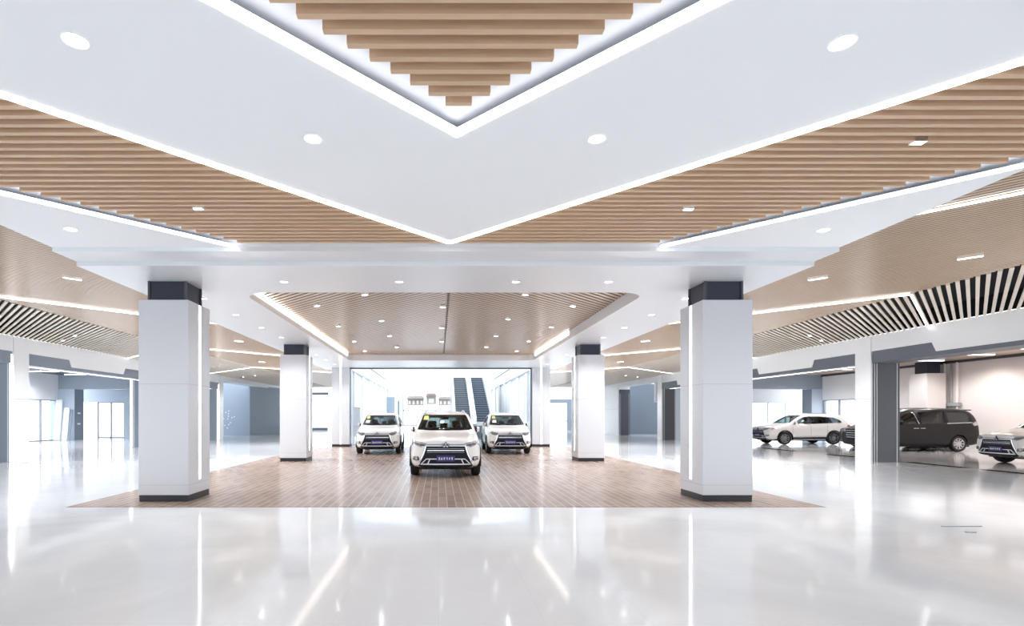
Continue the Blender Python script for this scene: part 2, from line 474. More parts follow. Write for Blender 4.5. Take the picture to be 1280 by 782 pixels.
# left room
window_wall('y', -24.95, 14.0, 35.0, 15, 2.6)
o = MB().box(-25.1, -24.85, 8, 35.04, 2.6, ZS).build('wall_outer_left', M['wall']); tag(o, kind='structure')
window_wall('x', 38.6, -24.5, -22.6, 2, 2.55)
wb = MB().box(-26, -22.6, 38.5, 38.75, 2.55, ZS).box(-22.6, -16, 38.5, 38.75, 0, ZS)
tag(wb.build('wall_far_left', M['paleblue']), kind='structure')
MB().box(-25.2, -15.2, 8, 39, ZS, ZS + .08).build('ceiling.001', M['slate'])['kind'] = 'structure'
# right room
window_wall('y', 25.2, 29.7, 35.0, 4, 2.6)
o = MB().box(25.1, 25.35, 29.65, 35.04, 2.6, ZS).build('wall_outer_right', M['wall']); tag(o, kind='structure')
o = MB().box(25.1, 25.35, 12, 29.65, 0, ZS).build('wall_beige', M['beige']); tag(o, kind='structure')
window_wall('x', 38.6, 18.6, 25.0, 5, 2.55, fm='wframe')
wb = MB().box(15.6, 26, 38.5, 38.75, 2.55, ZS)
tag(wb.build('wall_far_right', M['wall']), kind='structure')
MB().box(15.5, 25.4, 8, 39, ZS, ZS + .08).build('ceiling.002', M['woodceil'])['kind'] = 'structure'
tm = MB().box(24.98, 25.1, 12, 35, ZS - .12, ZS)
tag(tm.build('trim_1', M['dframe']), kind='structure')
pp = struct_root('wall_pipe', None, (25.0, 26.15, 0))
for dy in (-.32, 0, .32):
    MB().tube([(0, dy, 0.1), (0, dy, ZS - .1)], .05 if dy else .03, 10).build('pipe', M['beige' if dy else 'frame'], pp, smooth=True)
MB().box(-.08, .04, -.5, .5, 2.05, 2.2).build('pipe_clamp', M['frame'], pp)
c = struct_root('column', 'warm beige column with a black cap behind the dark van', (24.4, 26.75, 0))
MB().box(-.47, .47, -.5, .5, 0.1, 3.66).build('shaft', M['beige'], c, bevel=.012)
MB().box(-.33, .33, -.33, .33, 3.66, ZS).build('cap', M['cap'], c)
MB().box(-.46, .46, -.49, .49, 0, 0.1).build('plinth', M['plinth'], c)
# far screens closing the two aisles
tag(MB().box(-18.4, -15.2, 43.2, 43.5, 0, 4.3).prism([(-15.2, 43.2), (-12.6, 49.0), (-12.6, 49.4), (-15.2, 43.55)], 0, 4.0).build('wall_screen_left', M['bluewall']), kind='structure')
tag(MB().box(15.55, 21.0, 46.2, 46.5, 0, 4.35).build('wall_screen_right', M['darkblue']), kind='structure')
tag(MB().box(14.5, 22, 39.0, 39.3, 4.2, 4.8).box(-22, -14.5, 39.0, 39.3, 4.2, 4.8).build('wall_upper', M['wall']), kind='structure')
# end walls of the aisles
el = struct_root('wall_end_left')
MB().box(-16, -5.2, 60, 60.4, 0, 4.6).build('wall_panel', M['wall'], el)
MB().box(-16, -11.2, 59.9, 60.0, 3.55, 4.3).build('header_panel', M['backing'], el)
MB().box(-14.5, -12.3, 59.86, 60.0, 3.95, 4.2).build('sign_band', M['slate'], el)
MB().box(-14.3, -12.4, 59.86, 60.0, 0, .25).build('skirting', M['slate'], el)
er = struct_root('wall_end_right')
MB().box(5.4, 12.4, 59, 59.4, 3.35, 4.6).box(5.4, 8.4, 59, 59.4, 0, 3.35).box(14.6, 18, 59, 59.4, 0, 4.6).box(12.4, 14.6, 59, 59.4, 3.3, 4.6).build('wall_panel', M['wall'], er)
MB().box(11.6, 15.0, 58.8, 59.0, 3.0, 3.4).box(14.1, 14.6, 58.8, 59.0, 0, 3.0).build('door_surround', M['grey'], er)
MB().box(11.8, 14.1, 58.9, 59.0, 1.0, 1.1).build('push_bar', M['frame'], er)

# ---- hall end: glass front and the bright atrium behind it
gf = struct_root('door_1', 'wide clear glass front between the farthest columns')
YG = 27.55
MB().box(-4.55, 4.8, YG - .04, YG + .04, 3.98, ZC).box(-4.56, -4.50, YG - .04, YG + .04, 0, ZC).box(4.74, 4.80, YG - .04, YG + .04, 0, ZC).build('door_frame', M['dframe'], gf)
for a, b in ((-4.5, -2.2), (-2.2, 0.12), (0.12, 2.44), (2.44, 4.74)):
    pn = MB().box(a + .004, b - .004, YG - .006, YG + .006, 0.01, 3.98).build('pane', M['wglass'], gf)
    MB().tube([(a + .15, YG - .05, 1.08), (b - .15, YG - .05, 1.08)], .018, 8).build('push_bar', M['steel'], pn, smooth=True)

def atrium_wall(s, name):
    r = struct_root(name); x0 = CX + s*4.95; a, b = min(x0, x0 + s*.4), max(x0, x0 + s*.4)
    y = 28.3; k = 0
    while y < 55:
        MB().box(a, b, y, y + 1.9, 0, 4.05).build('wall_panel', M['wall'], r)
        MB().box(a - (0.10 if s > 0 else 0), b + (0.10 if s < 0 else 0), y + 1.9, y + 2.7, 0, 4.05).build('pilaster', M['wall'], r)
        MB().box(a + (.02 if s > 0 else 0) - (.11 if s > 0 else 0), b - (.02 if s < 0 else 0) + (.11 if s < 0 else 0), y + 2.70, y + 2.80, 0, 4.05).build('shadow_gap', M['dframe'], r)
        MB().box(a, b, y + 2.8, y + 3.4, 0, 4.05).build('wall_panel', M['wall'], r)
        y += 3.4
    MB().box(a - .12 if s > 0 else a, b if s > 0 else b + .12, 28.3, 56, 4.05, 4.82).build('bulkhead', M['wall'], r)
    MB().box(a - .13 if s > 0 else b + .10, a - .10 if s > 0 else b + .13, 28.3, 48, 4.78, 4.88).build('edge_line', M['dframe'], r)
    MB().box(a - .13 if s > 0 else b + .10, a - .10 if s > 0 else b + .13, 28.3, 38, 4.02, 4.07).build('edge_line', M['frame'], r)
    MB().box(a, b, 28.3, 56, 4.88, 9).build('upper_wall', M['ceil'], r)
    return r
atrium_wall(-1, 'wall_atrium_left'); atrium_wall(1, 'wall_atrium_right')
fb = struct_root('wall_atrium_back')
MB().box(-5.0, 5.3, 50.0, 50.4, 4.25, 4.95).build('gallery_edge', M['ceil'], fb)
MB().box(-5.0, 5.3, 56.0, 56.3, 4.0, 9).build('upper_wall', M['ceil'], fb)
MB().box(1.25, 5.3, 56.0, 56.3, 0, 4.0).build('wall_panel', M['ceil'], fb)
MB().box(-5.0, -3.7, 56.0, 56.3, 0, 4.0).build('wall_panel', M['ceil'], fb)
MB().box(-2.0, 1.0, 55.8, 56, 4.98, 5.04).build('edge_line', M['frame'], fb)
sk = struct_root('window_20')  # unseen glass roof, added to let daylight into the atrium
MB().box(-5.2, 5.4, 28.3, 56.2, 9.0, 9.02).build('pane', M['wglass'], sk)
fr_ = MB()
for k in range(9): fr_.box(-5.2, 5.4, 28.3 + 3.45*k, 28.4 + 3.45*k, 8.9, 9.1)
fr_.build('window_frame', M['wframe'], sk)
MB().box(-5.2, 5.4, 28.0, 28.3, ZC + .1, 9).build('wall_over_glass', M['ceil'])['kind'] = 'structure'
w = struct_root('window_%d' % (wn[0] + 1)); wn[0] += 1
MB().box(-3.7, 1.25, 56.0, 56.1, 2.08, 2.2).box(-3.7, 1.25, 56.0, 56.1, .55, .68).box(-3.72, -3.62, 56, 56.12, 0, 4).build('window_frame', M['frame'], w)
MB().box(-3.7, 1.25, 56.04, 56.06, 0, 4).build('pane', M['wglass'], w)
# grey panels on the atrium's left side
o = thing('sign_panel', 'tall narrow grey panel beside the left column of the glass front', 'sign', (-4.45, 29.2, 0))
MB().box(-.2, .2, -.03, .03, .45, 2.05).build('panel', M['backing'], o); MB().box(-.03, .03, -.02, .02, 0, .45).build('post', M['steel'], o)
MB().box(-.18, .18, -.12, .12, 0, .03).build('foot', M['steel'], o)
o = struct_root('door_2', None, (-4.35, 50.2, 0))
MB().box(-.5, .25, -.05, .05, 0, 3.35).build('door_panel', M['bluewall'], o); MB().box(.55, .7, -.05, .05, 0, 3.0).build('door_edge', M['grey'], o)
MB().box(.15, .2, -.09, -.05, .95, 1.35).build('door_handle', M['steel'], o)

# pale shop fascia seen through the atrium's end window
def fascia(x0, x1, z0, z1, y, label, mat, n):
    o = thing('shop_fascia', label, 'shop front', ((x0 + x1)/2, y, z0), 0, 'pale shop fronts beyond the atrium')
    w = (x1 - x0)/2; h = z1 - z0
    MB().box(-w, w, 0, .25, 0, h).build('fascia_board', M[mat], o)
    MB().prism([(-w - .12, h), (w + .12, h), (w - .1, h + .3), (-w + .1, h + .3)], -.2, .35, 'y').build('eave', M['shop2' if mat == 'shop' else 'shop'], o)
    for k in range(n):
        cx = -w + (k + .5)*2*w/n
        MB().box(cx - w/n*.55, cx + w/n*.55, -.04, 0, h*.15, h*.72).build('light_panel', M['paper'], o)
    MB().box(-w - .1, w + .1, -.25, .3, h*.84, h*.93).build('canopy', M['shop'], o)
    for sx in (-w + .08, w - .08): MB().box(sx - .05, sx + .05, .1, .2, -z0, 0).build('post', M['ceil'], o)
    return o
fascia(-3.35, -1.6, 2.75, 3.45, 58.2, 'leftmost pale brown shop fascia seen over the middle car', 'shop', 4)
fascia(-1.3, -.25, 2.85, 3.75, 58.2, 'pale beige gabled shop fascia, middle of the three', 'shop2', 1)
fascia(.05, 1.35, 2.75, 3.4, 58.2, 'pale brown shop fascia nearest the escalators', 'shop', 3)

# ---- escalators climbing away from the hall
def escalator(x, label, mat, grp='escalators in the atrium'):
    o = thing('escalator', label, 'escalator', (x, 36.8, 0), 0, grp)
    y1, z0, z1 = 8.2, 1.16, 4.95
    L = y1; n = 22; w = .5
    st = MB(); no = MB()
    for k in range(n):
        ya, za = L*k/n, z0 + (z1 - z0)*k/n
        st.box(-w, w, ya, ya + L/n + .12, za - .25, za)
        no.box(-w, w, ya - .006, ya, za - .035, za - .005)
    st.build('step', M[mat], o); no.build('step_nosing', M['tread'], o)
    for sx in (-1, 1):
        a, b = sx*(w + .02), sx*(w + .20)
        p = [(-.35, z0 - .15), (L, z1 - .15), (L + .6, z1 - .15), (L + .6, z1 + .55), (L, z1 + .55), (0.0, z0 + .42), (-.35, z0 + .36)]
        bal = MB().prism(p, min(a, b), max(a, b), 'x').build('balustrade', M['wall'], o)
        MB().tube([(sx*(w + .11), -.3, z0 + .40), (sx*(w + .11), 0, z0 + .47), (sx*(w + .11), L, z1 + .60), (sx*(w + .11), L + .6, z1 + .60)], .04, 8).build('handrail', M['frame'], bal, smooth=True)
    MB().prism([(-.35, 0), (L + .6, 0), (L + .6, z1 - .28), (L, z1 - .28), (0, z0 - .26), (-.35, z0 - .2)], -w - .2, w + .2, 'x').build('truss', M['green'], o)
    MB().box(-w, w, -.35, .0, z0 - .2, z0 + .01).build('landing_plate', M['steel'], o)
    return o
escalator(1.72, 'left escalator with grey steps and white sides', 'steps')
escalator(3.12, 'right escalator with dark blue steps and white sides', 'steps2')

# unseen wall added behind the viewer to hold back daylight: white band over low glass
bk = struct_root('added_back_wall')
MB().box(-15.3, 15.6, -7.4, -7.1, 1.2, ZS + .5).build('wall_panel', M['wall'], bk)
fr_ = MB()
for k in range(12): fr_.box(-15.0 + 2.7*k, -14.92 + 2.7*k, -7.3, -7.2, 0, 1.2)
fr_.build('window_frame', M['frame'], bk)
MB().box(-15.0, 15.0, -7.26, -7.25, 0, 1.2).build('pane', M['wglass'], bk)
# ================================================================== LIGHTS ON THE CEILING
def strip(label, pts, w, z, mat='led', t=0.018, grp=None):
    """an LED line through plan points, lying just under height z"""
    a = Vector(pts[0])
    o = None
    mb = MB()
    for p, q in zip(pts, pts[1:]):
        p2, q2 = Vector(p), Vector(q); d = (q2 - p2).normalized()*(w*.5 if len(pts) > 2 else 0)
        mb.bar((p2 - d - a)[:], (q2 + d - a)[:], w, 0, t)
    o = mb.build('led_strip', M[mat], grp or ceil, loc=(a.x, a.y, z - .009))
    o['label'] = label; return o
strip('V-shaped white LED line round the point of the nearest oak slats', [(A1[0] - 6.2, A1[1] - 6.2 + .04), (A1[0], A1[1] + .04), (A1[0] + 6.2, A1[1] - 6.2 + .04)], .10, ZP)
strip('left arm of the large white LED V above the front columns', [(A2[0] - 6.0, A2[1] - 6.0 - .07), (A2[0], A2[1] - .07)], .10, ZP)
strip('right arm of the large white LED V above the front columns', [(A2[0], A2[1] - .07), (A2[0] + 5.95, A2[1] - 6.02)], .10, ZP)
strip('white LED line between the left oak slats and the left white panel', [(XL, L2 - abs(XL - .15)), (.15 - (L2 - 8.24), 8.24)], .10, ZP)
strip('white LED line between the right oak slats and the right white panel', [(.15 + (L2 - 8.24), 8.24), (XR, L2 - abs(XR - .15))], .075, ZP)
ordn = ('nearest', 'second', 'third', 'fourth', 'fifth', 'sixth')
for s, side in ((-1, 'left'), (1, 'right')):
    for k, c in enumerate((13.3, 22.05, 30.8, 39.6)):      # |x-CX| + y on the satin slats
        xi = 6.0; y_m = c - 10.27 + .02
        pts = [(CX + s*xi, c - xi), (CX + s*10.27, y_m), (CX + s*XW, y_m + XW - 10.27)]
        strip('%s chevron LED line across the %s slatted ceiling' % (ordn[k], side), pts, .04, ZS - .025)
# strips under the lintels and on the pilaster corners
for s, side in ((-1, 'left'), (1, 'right')):
    for k, (a, b) in enumerate(((10.2, 17.9), (18.95, 26.6), (27.6, 34.9))):
        if s > 0 and k == 0: continue
        x = CX + s*(XW + .5)
        strip('LED strip under the %s lintel of the %s wall' % (('nearest', 'second', 'third')[k], side), [(x, a), (x, b)], .12, 3.34, 'led_soft', grp=wl if s < 0 else wr)
for k, (y, dx, place) in enumerate(((18.04, .05, 'nearest'), (26.7, .97, 'middle'), (35.02, .05, 'far'))):
    x = CX - XW - dx
    o = MB().box(-.035, .035, -.02, .02, 0, 3.62).build('led_strip', M['led_soft'], wl, loc=(x, y, 0.02))
    o['label'] = 'upright LED strip on the %s pilaster of the left wall' % place

# round recessed downlights
lamps = []
def downlight_proto(r, warm=False):
    o = bpy.data.objects.new('downlight', None); col.objects.link(o); o.empty_display_size = .1
    MB().lathe([(r*.80, -.002), (r, -.010), (r*1.04, .0), (r, .01), (r*.80, .01)], 20, close=True).build('trim_ring', M['ceil'], o)
    MB().lathe([(r*.82, -.005), (0, -.006)], 20).build('diffuser', M['lamp'], o)
    return o
def spot(loc, power, size=2.5, rad=.05, colr=(.93, .965, 1), blend=.6):
    l = bpy.data.lights.new('lamp_or_fill_beam', 'SPOT'); l.energy = power; l.spot_size = size; l.spot_blend = blend
    l.shadow_soft_size = rad; l.color = colr
    b = bpy.data.objects.new('lamp_or_fill_beam', l); col.objects.link(b); b.location = (loc[0], loc[1], loc[2] - .02)
    lamps.append(b); return b
first = {}
def downlight(kind, x, y, z, label, grp, power):
    if kind not in first: o = first[kind] = downlight_proto({'big': .085, 'small': .075}[kind])
    else: o = copy_tree(first[kind])
    o.location = (x, y, z); tag(o, label, 'ceiling light', grp)
    if power: spot((x, y, z - .03), power)
    return o
PW = 105
for x, y, w in ((-2.52, 3.72, 'far left, under the top corner of the picture'), (-1.18, 5.04, 'left of the point of the inner LED V'), (1.49, 5.04, 'right of the point of the inner LED V'), (2.82, 3.74, 'far right, under the top corner of the picture'),
                (-5.13, 7.48, 'on the left triangular panel by the columns'), (5.40, 7.52, 'on the right triangular panel by the columns')):
    downlight('big', x, y, ZP, 'round downlight in the white ceiling, ' + w, 'downlights in the front white ceiling', 22)
for k, x in enumerate((-2.85, -.72, 1.43, 3.14)):
    downlight('small', x, 9.89, ZC, '%s round downlight from the left in the row in front of the coffer' % ('first', 'second', 'third', 'fourth')[k], 'downlights along the soffit', 30)
for s, side in ((-1, 'left'), (1, 'right')):
    for k, y in enumerate((11.3, 13.1, 15.0, 16.9, 21.7, 23.6, 25.6)):
        downlight('small', CX + s*5.08, y, ZC, '%s round downlight along the %s soffit, counted from the front column' % (('first', 'second', 'third', 'fourth', 'fifth', 'sixth', 'seventh')[k], side), 'downlights along the soffit', PW)

# small square lamps set between the slats
def slot_proto(w, d, h=.02):
    o = bpy.data.objects.new('slat_lamp', None); col.objects.link(o); o.empty_display_size = .1
    MB().box(-w/2 - .012, w/2 + .012, -d/2 - .012, d/2 + .012, 0, .05).build('housing', M['ceil'], o)
    MB().box(-w/2, w/2, -d/2, d/2, -.004, .0).build('diffuser', M['lamp'], o)
    return o
def slot(kind, x, y, z, rz, label, grp, power=0):
    if kind not in first: o = first[kind] = slot_proto(*{'sq': (.10, .05), 'dash': (.30, .05), 'dot': (.12, .07)}[kind])
    else: o = copy_tree(first[kind])
    o.location = (x, y, z); o.rotation_euler = (0, 0, rz); tag(o, label, 'ceiling light', grp)
    if power: spot((x, y, z - .03), power)
for x, y, w in ((-3.03, 6.76, 'left oak slats above the front column'), (3.16, 6.78, 'right oak slats above the front column'), (4.59, 5.13, 'right oak slats nearer the viewer')):
    slot('sq', x, y, 4.162, 0, 'small square lamp among the ' + w, 'square lamps among the oak slats', 25)
def at(px, py, Z):
    y = F*(Z - EYE)/(VY - py); return (px - VX)/F*y, y
cof = [(456,368.5),(396.5,382.5),(477,401),(423,408),(487,420),(443,427),(496,434),(456,439),(553.5,384),(552,410),(552,427),(656.6,368.5),(716,383),(635,399),(689,409),(620,420),(661,426.6),(608,434),(646,439)]
rowname = ['left half, front row near the middle', 'left half, front row near the glowing cove', 'left half, second row near the middle', 'left half, second row near the cove', 'left half, third row near the middle', 'left half, third row near the cove',
           'left half, last row near the middle', 'left half, last row near the cove', 'on the middle seam, nearest', 'on the middle seam, second', 'on the middle seam, third', 'right half, front row near the middle', 'right half, front row near the edge',
           'right half, second row near the middle', 'right half, second row near the edge', 'right half, third row near the middle', 'right half, third row near the edge', 'right half, last row near the middle', 'right half, last row near the edge']
for (x_, y_), w in zip(cof, rowname):
    x, y = at(x_, y_, 4.235)
    slot('dot', x, y, 4.235, (PI/4 if x > .2 else -PI/4) if 'seam' not in w else 0, 'small lamp in the slatted coffer, ' + w, 'lamps in the slatted coffer', 40)
for s, side in ((-1, 'left'), (1, 'right')):
    for k, y in enumerate((9.9, 18.65, 27.4)):
        for dx, dy, w in ((7.3, .6, 'inner'), (8.9, -.8, 'outer')):
            slot('dash', CX + s*dx, y + dy, ZS - .012, -s*PI/4, '%s dash lamp of the %s pair on the %s satin slats' % (w, ordn[k], side), 'dash lamps on the satin slats', 270 if k == 0 else 620)
    for k, y in enumerate((17.8, 26.6, 35.3)):
        for dx, dy, w in ((12.2, 0, 'inner'), (13.4, 1.15, 'outer')):
            slot('dot', CX + s*dx, y + dy, ZS - .03, s*PI/4, '%s small lamp of the %s pair under the %s black void' % (w, ordn[k], side), 'lamps under the black void', 130 if w == 'inner' else 0)

# cove light of the coffer: lines on the inner faces of its lip
def cove(label, x, y0, y1, d):
    o = MB().box(min(0, d), max(0, d), 0, y1 - y0, 0, .105).build('led_strip', M['led_warm'], ceil, loc=(x, y0, 4.175)); o['label'] = label
cove('long LED strip glowing along the left side of the coffer', HX0, HY0 + .7, HY1 - .6, .015)
cove('short LED strip glowing along the far end of the right coffer side', HX1, HY0 + 6.5, HY1 - .6, -.015)

# linear lamps in the side rooms
def area(loc, sx, sy, power, colr=(.95, .98, 1)):
    l = bpy.data.lights.new('atrium_fill', 'AREA'); l.shape = 'RECTANGLE'; l.size = sx; l.size_y = sy; l.energy = power; l.color = colr
    b = bpy.data.objects.new('atrium_fill', l); col.objects.link(b); b.location = loc
def linear(x, y, label, mat='led_soft', pw=260, ln=1.3):
    o = thing('linear_ceiling_lamp', label, 'ceiling light', (x, y, ZS - .08), 0, 'linear lamps in the side rooms')
    MB().box(-ln/2, ln/2, -.06, .06, .02, .09).build('housing', M['ceil'], o)
    MB().box(-ln/2 + .01, ln/2 - .01, -.05, .05, 0, .02).build('diffuser', M[mat], o)
for x, y, w in ((-23.4, 31.6, 'nearest the outer windows'), (-22.6, 34.0, 'by the pale blue wall')):
    linear(x, y, 'linear lamp on the dark ceiling of the left room, ' + w, ln=2.2)
for x, y, w in ((23.3, 25.4, 'above the van\'s roof'), (23.2, 23.0, 'above the van\'s tail'), (22.9, 20.9, 'above the car cut by the picture edge')):
    linear(x, y, 'linear lamp on the beige board ceiling, ' + w, 'led', 120)
for x, y, w in ((20.4, 28.6, 'front'), (22.4, 30.2, 'rear')):
    linear(x, y, 'linear lamp above the %s of the side-on white car' % w, ln=1.8)

# scattered small white discs on the far blue-grey screen
o = thing('wall_discs', 'spray of tiny white discs on the left blue-grey screen', 'ornament', (-16.9, 43.19, 1.45))
rg = random.Random(3); spots_ = []
while len(spots_) < 13:
    q = (rg.gauss(0, .24), rg.gauss(0, .42))
    if abs(q[0]) < .5 and abs(q[1]) < .9 and all(math.hypot(q[0] - r[0], q[1] - r[1]) > .19 for r in spots_): spots_.append(q)
for q in spots_:
    MB().lathe([(.05, 0), (.05, -.02), (0, -.022)], 12, axis='y', c=(q[0], 0, q[1])).build('disc', M['ink'], o)
# boards leaning in the left room
def board(x, y, w, h, lean, label, mat):
    o = MB().box(-w/2, w/2, -.02, .02, 0, h).build('leaning_board', M[mat], loc=(x, y, .02), bevel=.006)
    o.rotation_euler = (lean, 0, 0); tag(o, label, 'board', 'boards leaning in the left room')
board(-24.62, 34.55, .42, 2.62, -.10, 'tallest white board leaning on the pale blue wall', 'wall')
board(-24.15, 34.6, .36, 2.1, -.12, 'shorter white board leaning beside the tall one', 'wall')
board(-23.8, 34.5, .14, 2.0, -.16, 'narrow grey board leaning right of the white boards', 'grey')
# litter on the right floor
for x, y, l, r, lab in ((7.35, 7.53, .56, .02, 'thin dark strip lying on the polished floor, longer one'), (7.1, 7.15, .12, -.1, 'short dark scrap lying on the polished floor')):
    o = MB().box(-l/2, l/2, -.018, .018, 0, .012).build('dark_strip', M['frame'], loc=(x, y, 0), bevel=.003); o.rotation_euler = (0, 0, r); tag(o, lab, 'scrap')
# small tags on the dark reveal of the left opening
for z, w in ((1.05, 'lower'), (1.75, 'upper')):
    o = MB().box(-.01, .03, -.12, .12, -.05, .05).build('wall_socket', M['ink'], loc=(-23.78, 35.45, z)); tag(o, '%s small white plate on the grey reveal of the left room' % w, 'socket')

# fill lights without fixtures, added to brighten the atrium and the side rooms
area((.1, 42, 8.8), 9.0, 25, 430, (1, .97, .93))
for x in (-23.4, -19.0):
    for y in (22.5, 27, 31.5): spot((x, y, ZS - .03), 430, 2.7, .12)
for x in (19.9, 22.5):
    for y in (26, 29.5, 33): spot((x, y, ZS - .03), 140, 2.7, .12)
    for y in (14, 17.5, 21, 24): spot((x + 1.1, y, ZS - .03), 80 if x < 20 else 175, 2.7, .12, (1, .95, .92))
# unseen spots without fixtures, added behind the viewer to light floor and ceiling
for y in (.5, -2.5, -5.5):
    for x in (-4.2, -1.4, 1.4, 4.2): spot((x, y, ZP - .03), 60)
    for x in (-8.5, 8.8): spot((x, y, ZS - .05), 90)
# ================================================================== CARS
def loft_mesh(name, stations, levels=2, mirror_prof=True):
    """stations: (y, [(x,z) x N from bottom centre round to top centre]); mirrored, capped and subdivided"""
    n = len(stations[0][1]); vs = []; fs = []; loops = []
    for y, p in stations:
        ring = [(x, y, z) for x, z in p] + [(-x, y, z) for x, z in reversed(p[1:-1])]
        loops.append(len(vs)); vs += ring
    R = 2*n - 2
    for i in range(len(stations) - 1):
        a, b = loops[i], loops[i + 1]
        for k in range(R):
            l = (k + 1) % R; fs.append((a + k, a + l, b + l, b + k))
    for base in (loops[0], loops[-1]):
        for k in range(n - 1):
            i0, i1 = k, k + 1; j0, j1 = (R - k) % R, (R - k - 1) % R
            f = [base + i0, base + i1, base + j1, base + j0]
            f = list(dict.fromkeys(f))
            if len(f) > 2: fs.append(tuple(f))
    me = bpy.data.meshes.new(name); me.from_pydata(vs, [], fs)
    bm = bmesh.new(); bm.from_mesh(me); bmesh.ops.recalc_face_normals(bm, faces=bm.faces); bm.to_mesh(me); bm.free()
    o = bpy.data.objects.new(name, me); col.objects.link(o)
    if levels:
        md = o.modifiers.new('s', 'SUBSURF'); md.levels = levels; md.render_levels = levels
    return bake(o)

def bake(o):
    dg = bpy.context.evaluated_depsgraph_get(); dg.update()
    me = bpy.data.meshes.new_from_object(o.evaluated_get(dg))
    old = o.data; o.modifiers.clear(); o.data = me; bpy.data.meshes.remove(old); return o

def cut(o, cutters):
    for c in cutters:
        md = o.modifiers.new('b', 'BOOLEAN'); md.operation = 'DIFFERENCE'; md.solver = 'EXACT'; md.object = c
    bake(o)
    for c in cutters: bpy.data.objects.remove(c, do_unlink=True)
    return o

def tmp(mb):
    o = bpy.data.objects.new('cutter', mb.mesh('cutter')); col.objects.link(o); return o

def bvh_of(o):
    bm = bmesh.new(); bm.from_mesh(o.data); t = BVHTree.FromBMesh(bm); bm.free(); return t

AX = {'front': (Vector((0, 1, 0)), lambda u, v: Vector((u, -6, v))), 'rear': (Vector((0, -1, 0)), lambda u, v: Vector((u, 6, v))),
      'left': (Vector((1, 0, 0)), lambda u, v: Vector((-6, u, v))), 'right': (Vector((-1, 0, 0)), lambda u, v: Vector((6, u, v))),
      'top': (Vector((0, 0, -1)), lambda u, v: Vector((u, v, 6)))}
def patch(bvh, poly, axis, off, thick, res=0.06, mb=None):
    """a panel with the given outline laid on the body as seen along an axis, standing off by off, thick deep"""
    d, org = AX[axis]
    bm = bmesh.new()
    tris = tessellate_polygon([[Vector((u, v, 0)) for u, v in poly]])
    bv = [bm.verts.new((u, v, 0)) for u, v in poly]
    for t in tris:
        try: bm.faces.new([bv[i] for i in t])
        except ValueError: pass
    for _ in range(5):
        es = [e for e in bm.edges if e.calc_length() > res]
        if not es: break
        bmesh.ops.subdivide_edges(bm, edges=es, cuts=1, use_grid_fill=False)
        bmesh.ops.triangulate(bm, faces=[f for f in bm.faces if len(f.verts) > 3])
    bm.verts.ensure_lookup_table(); bm.verts.index_update()
    pts = []; miss = []
    for v in bm.verts:
        o0 = org(v.co.x, v.co.y); h = bvh.ray_cast(o0, d)
        if h[0] is None: miss.append(v.index); pts.append(None)
        else: pts.append(h[0])
    for i in miss:
        v = bm.verts[i]; o0 = org(v.co.x, v.co.y)
        js = [j for j in range(len(pts)) if pts[j] is not None and j not in miss]
        j = min(js, key=lambda j: (bm.verts[j].co - v.co).length)
        t = (pts[j] - org(bm.verts[j].co.x, bm.verts[j].co.y)).dot(d); pts[i] = o0 + d*t
    out = [p - d*off for p in pts]; inn = [p + d*(thick - off) for p in pts]; n = len(pts)
    fs = []
    for f in bm.faces:
        ix = [v.index for v in f.verts]; fs.append(tuple(ix)); fs.append(tuple(i + n for i in reversed(ix)))
    for e in bm.edges:
        if len(e.link_faces) == 1:
            a, b = e.verts[0].index, e.verts[1].index; fs.append((a, b, b + n, a + n))
    bm.free()
    mb = mb or MB()
    return mb.add(out + inn, fs)

def mir(poly): return [(-u, v) for u, v in reversed(poly)]

def wheel(parent, x, y, r, w, s, spokes=5, style='two'):
    """tyre with rim; s = +1 when its outer side looks to +x"""
    e = bpy.data.objects.new('wheel', None); col.objects.link(e); e.parent = parent; e.location = (x, y, r); e.empty_display_size = .1
    h = w/2; ri = r*.70
    MB().lathe([(ri, -h*.8), (r*.93, -h), (r*.985, -h*.8), (r, -h*.4), (r, h*.4), (r*.985, h*.8), (r*.93, h), (ri, h*.8), (ri*.98, 0)], 36, 'x', close=True).build('tyre', M['rubber'], e, smooth=True)
    MB().lathe([(ri, -h*.75), (ri, h*.72), (ri*.94, h*.78), (ri*.92, h*.5), (ri*.92, -h*.75)], 36, 'x', close=True).lathe([(ri*.93, -h*.1), (0, -h*.1)], 24, 'x').build('rim_barrel', M['black'], e, smooth=True)
    sp = MB()
    for k in range(spokes):
        for da in ((-.17, .17) if style == 'two' else (0,)):
            a = 2*PI*k/spokes + da; a2 = 2*PI*k/spokes + da*1.7
            p0 = Vector((s*h*.62, math.cos(a)*.05, math.sin(a)*.05)); p1 = Vector((s*h*.72, math.cos(a2)*ri*.94, math.sin(a2)*ri*.94))
            t = (p1 - p0).normalized(); n = t.cross(Vector((1, 0, 0))).normalized(); wd = .020 if style == 'two' else .026
            ex = Vector((s*.018, 0, 0))
            q = [p0 - n*wd, p0 + n*wd, p1 + n*wd*.9, p1 - n*wd*.9]
            sp.add([z + ex for z in q] + [z - ex for z in q], [(0,1,2,3), (7,6,5,4), (0,4,5,1), (1,5,6,2), (2,6,7,3), (3,7,4,0)])
    sp.lathe([(.075, s*h*.5), (.065, s*h*.72), (0, s*h*.76)], 16, 'x')
    sp.lathe([(ri*.99, s*h*.70), (ri*.99, s*h*.80), (ri*.91, s*h*.80), (ri*.91, s*h*.70)], 36, 'x', close=True)
    sp.build('rim', M['alloy'], e)
    MB().lathe([(ri*.62, -s*h*.05), (ri*.62, s*h*.12), (.02, s*h*.12)], 20, 'x').build('brake_disc', M['frame'], e)
    return e

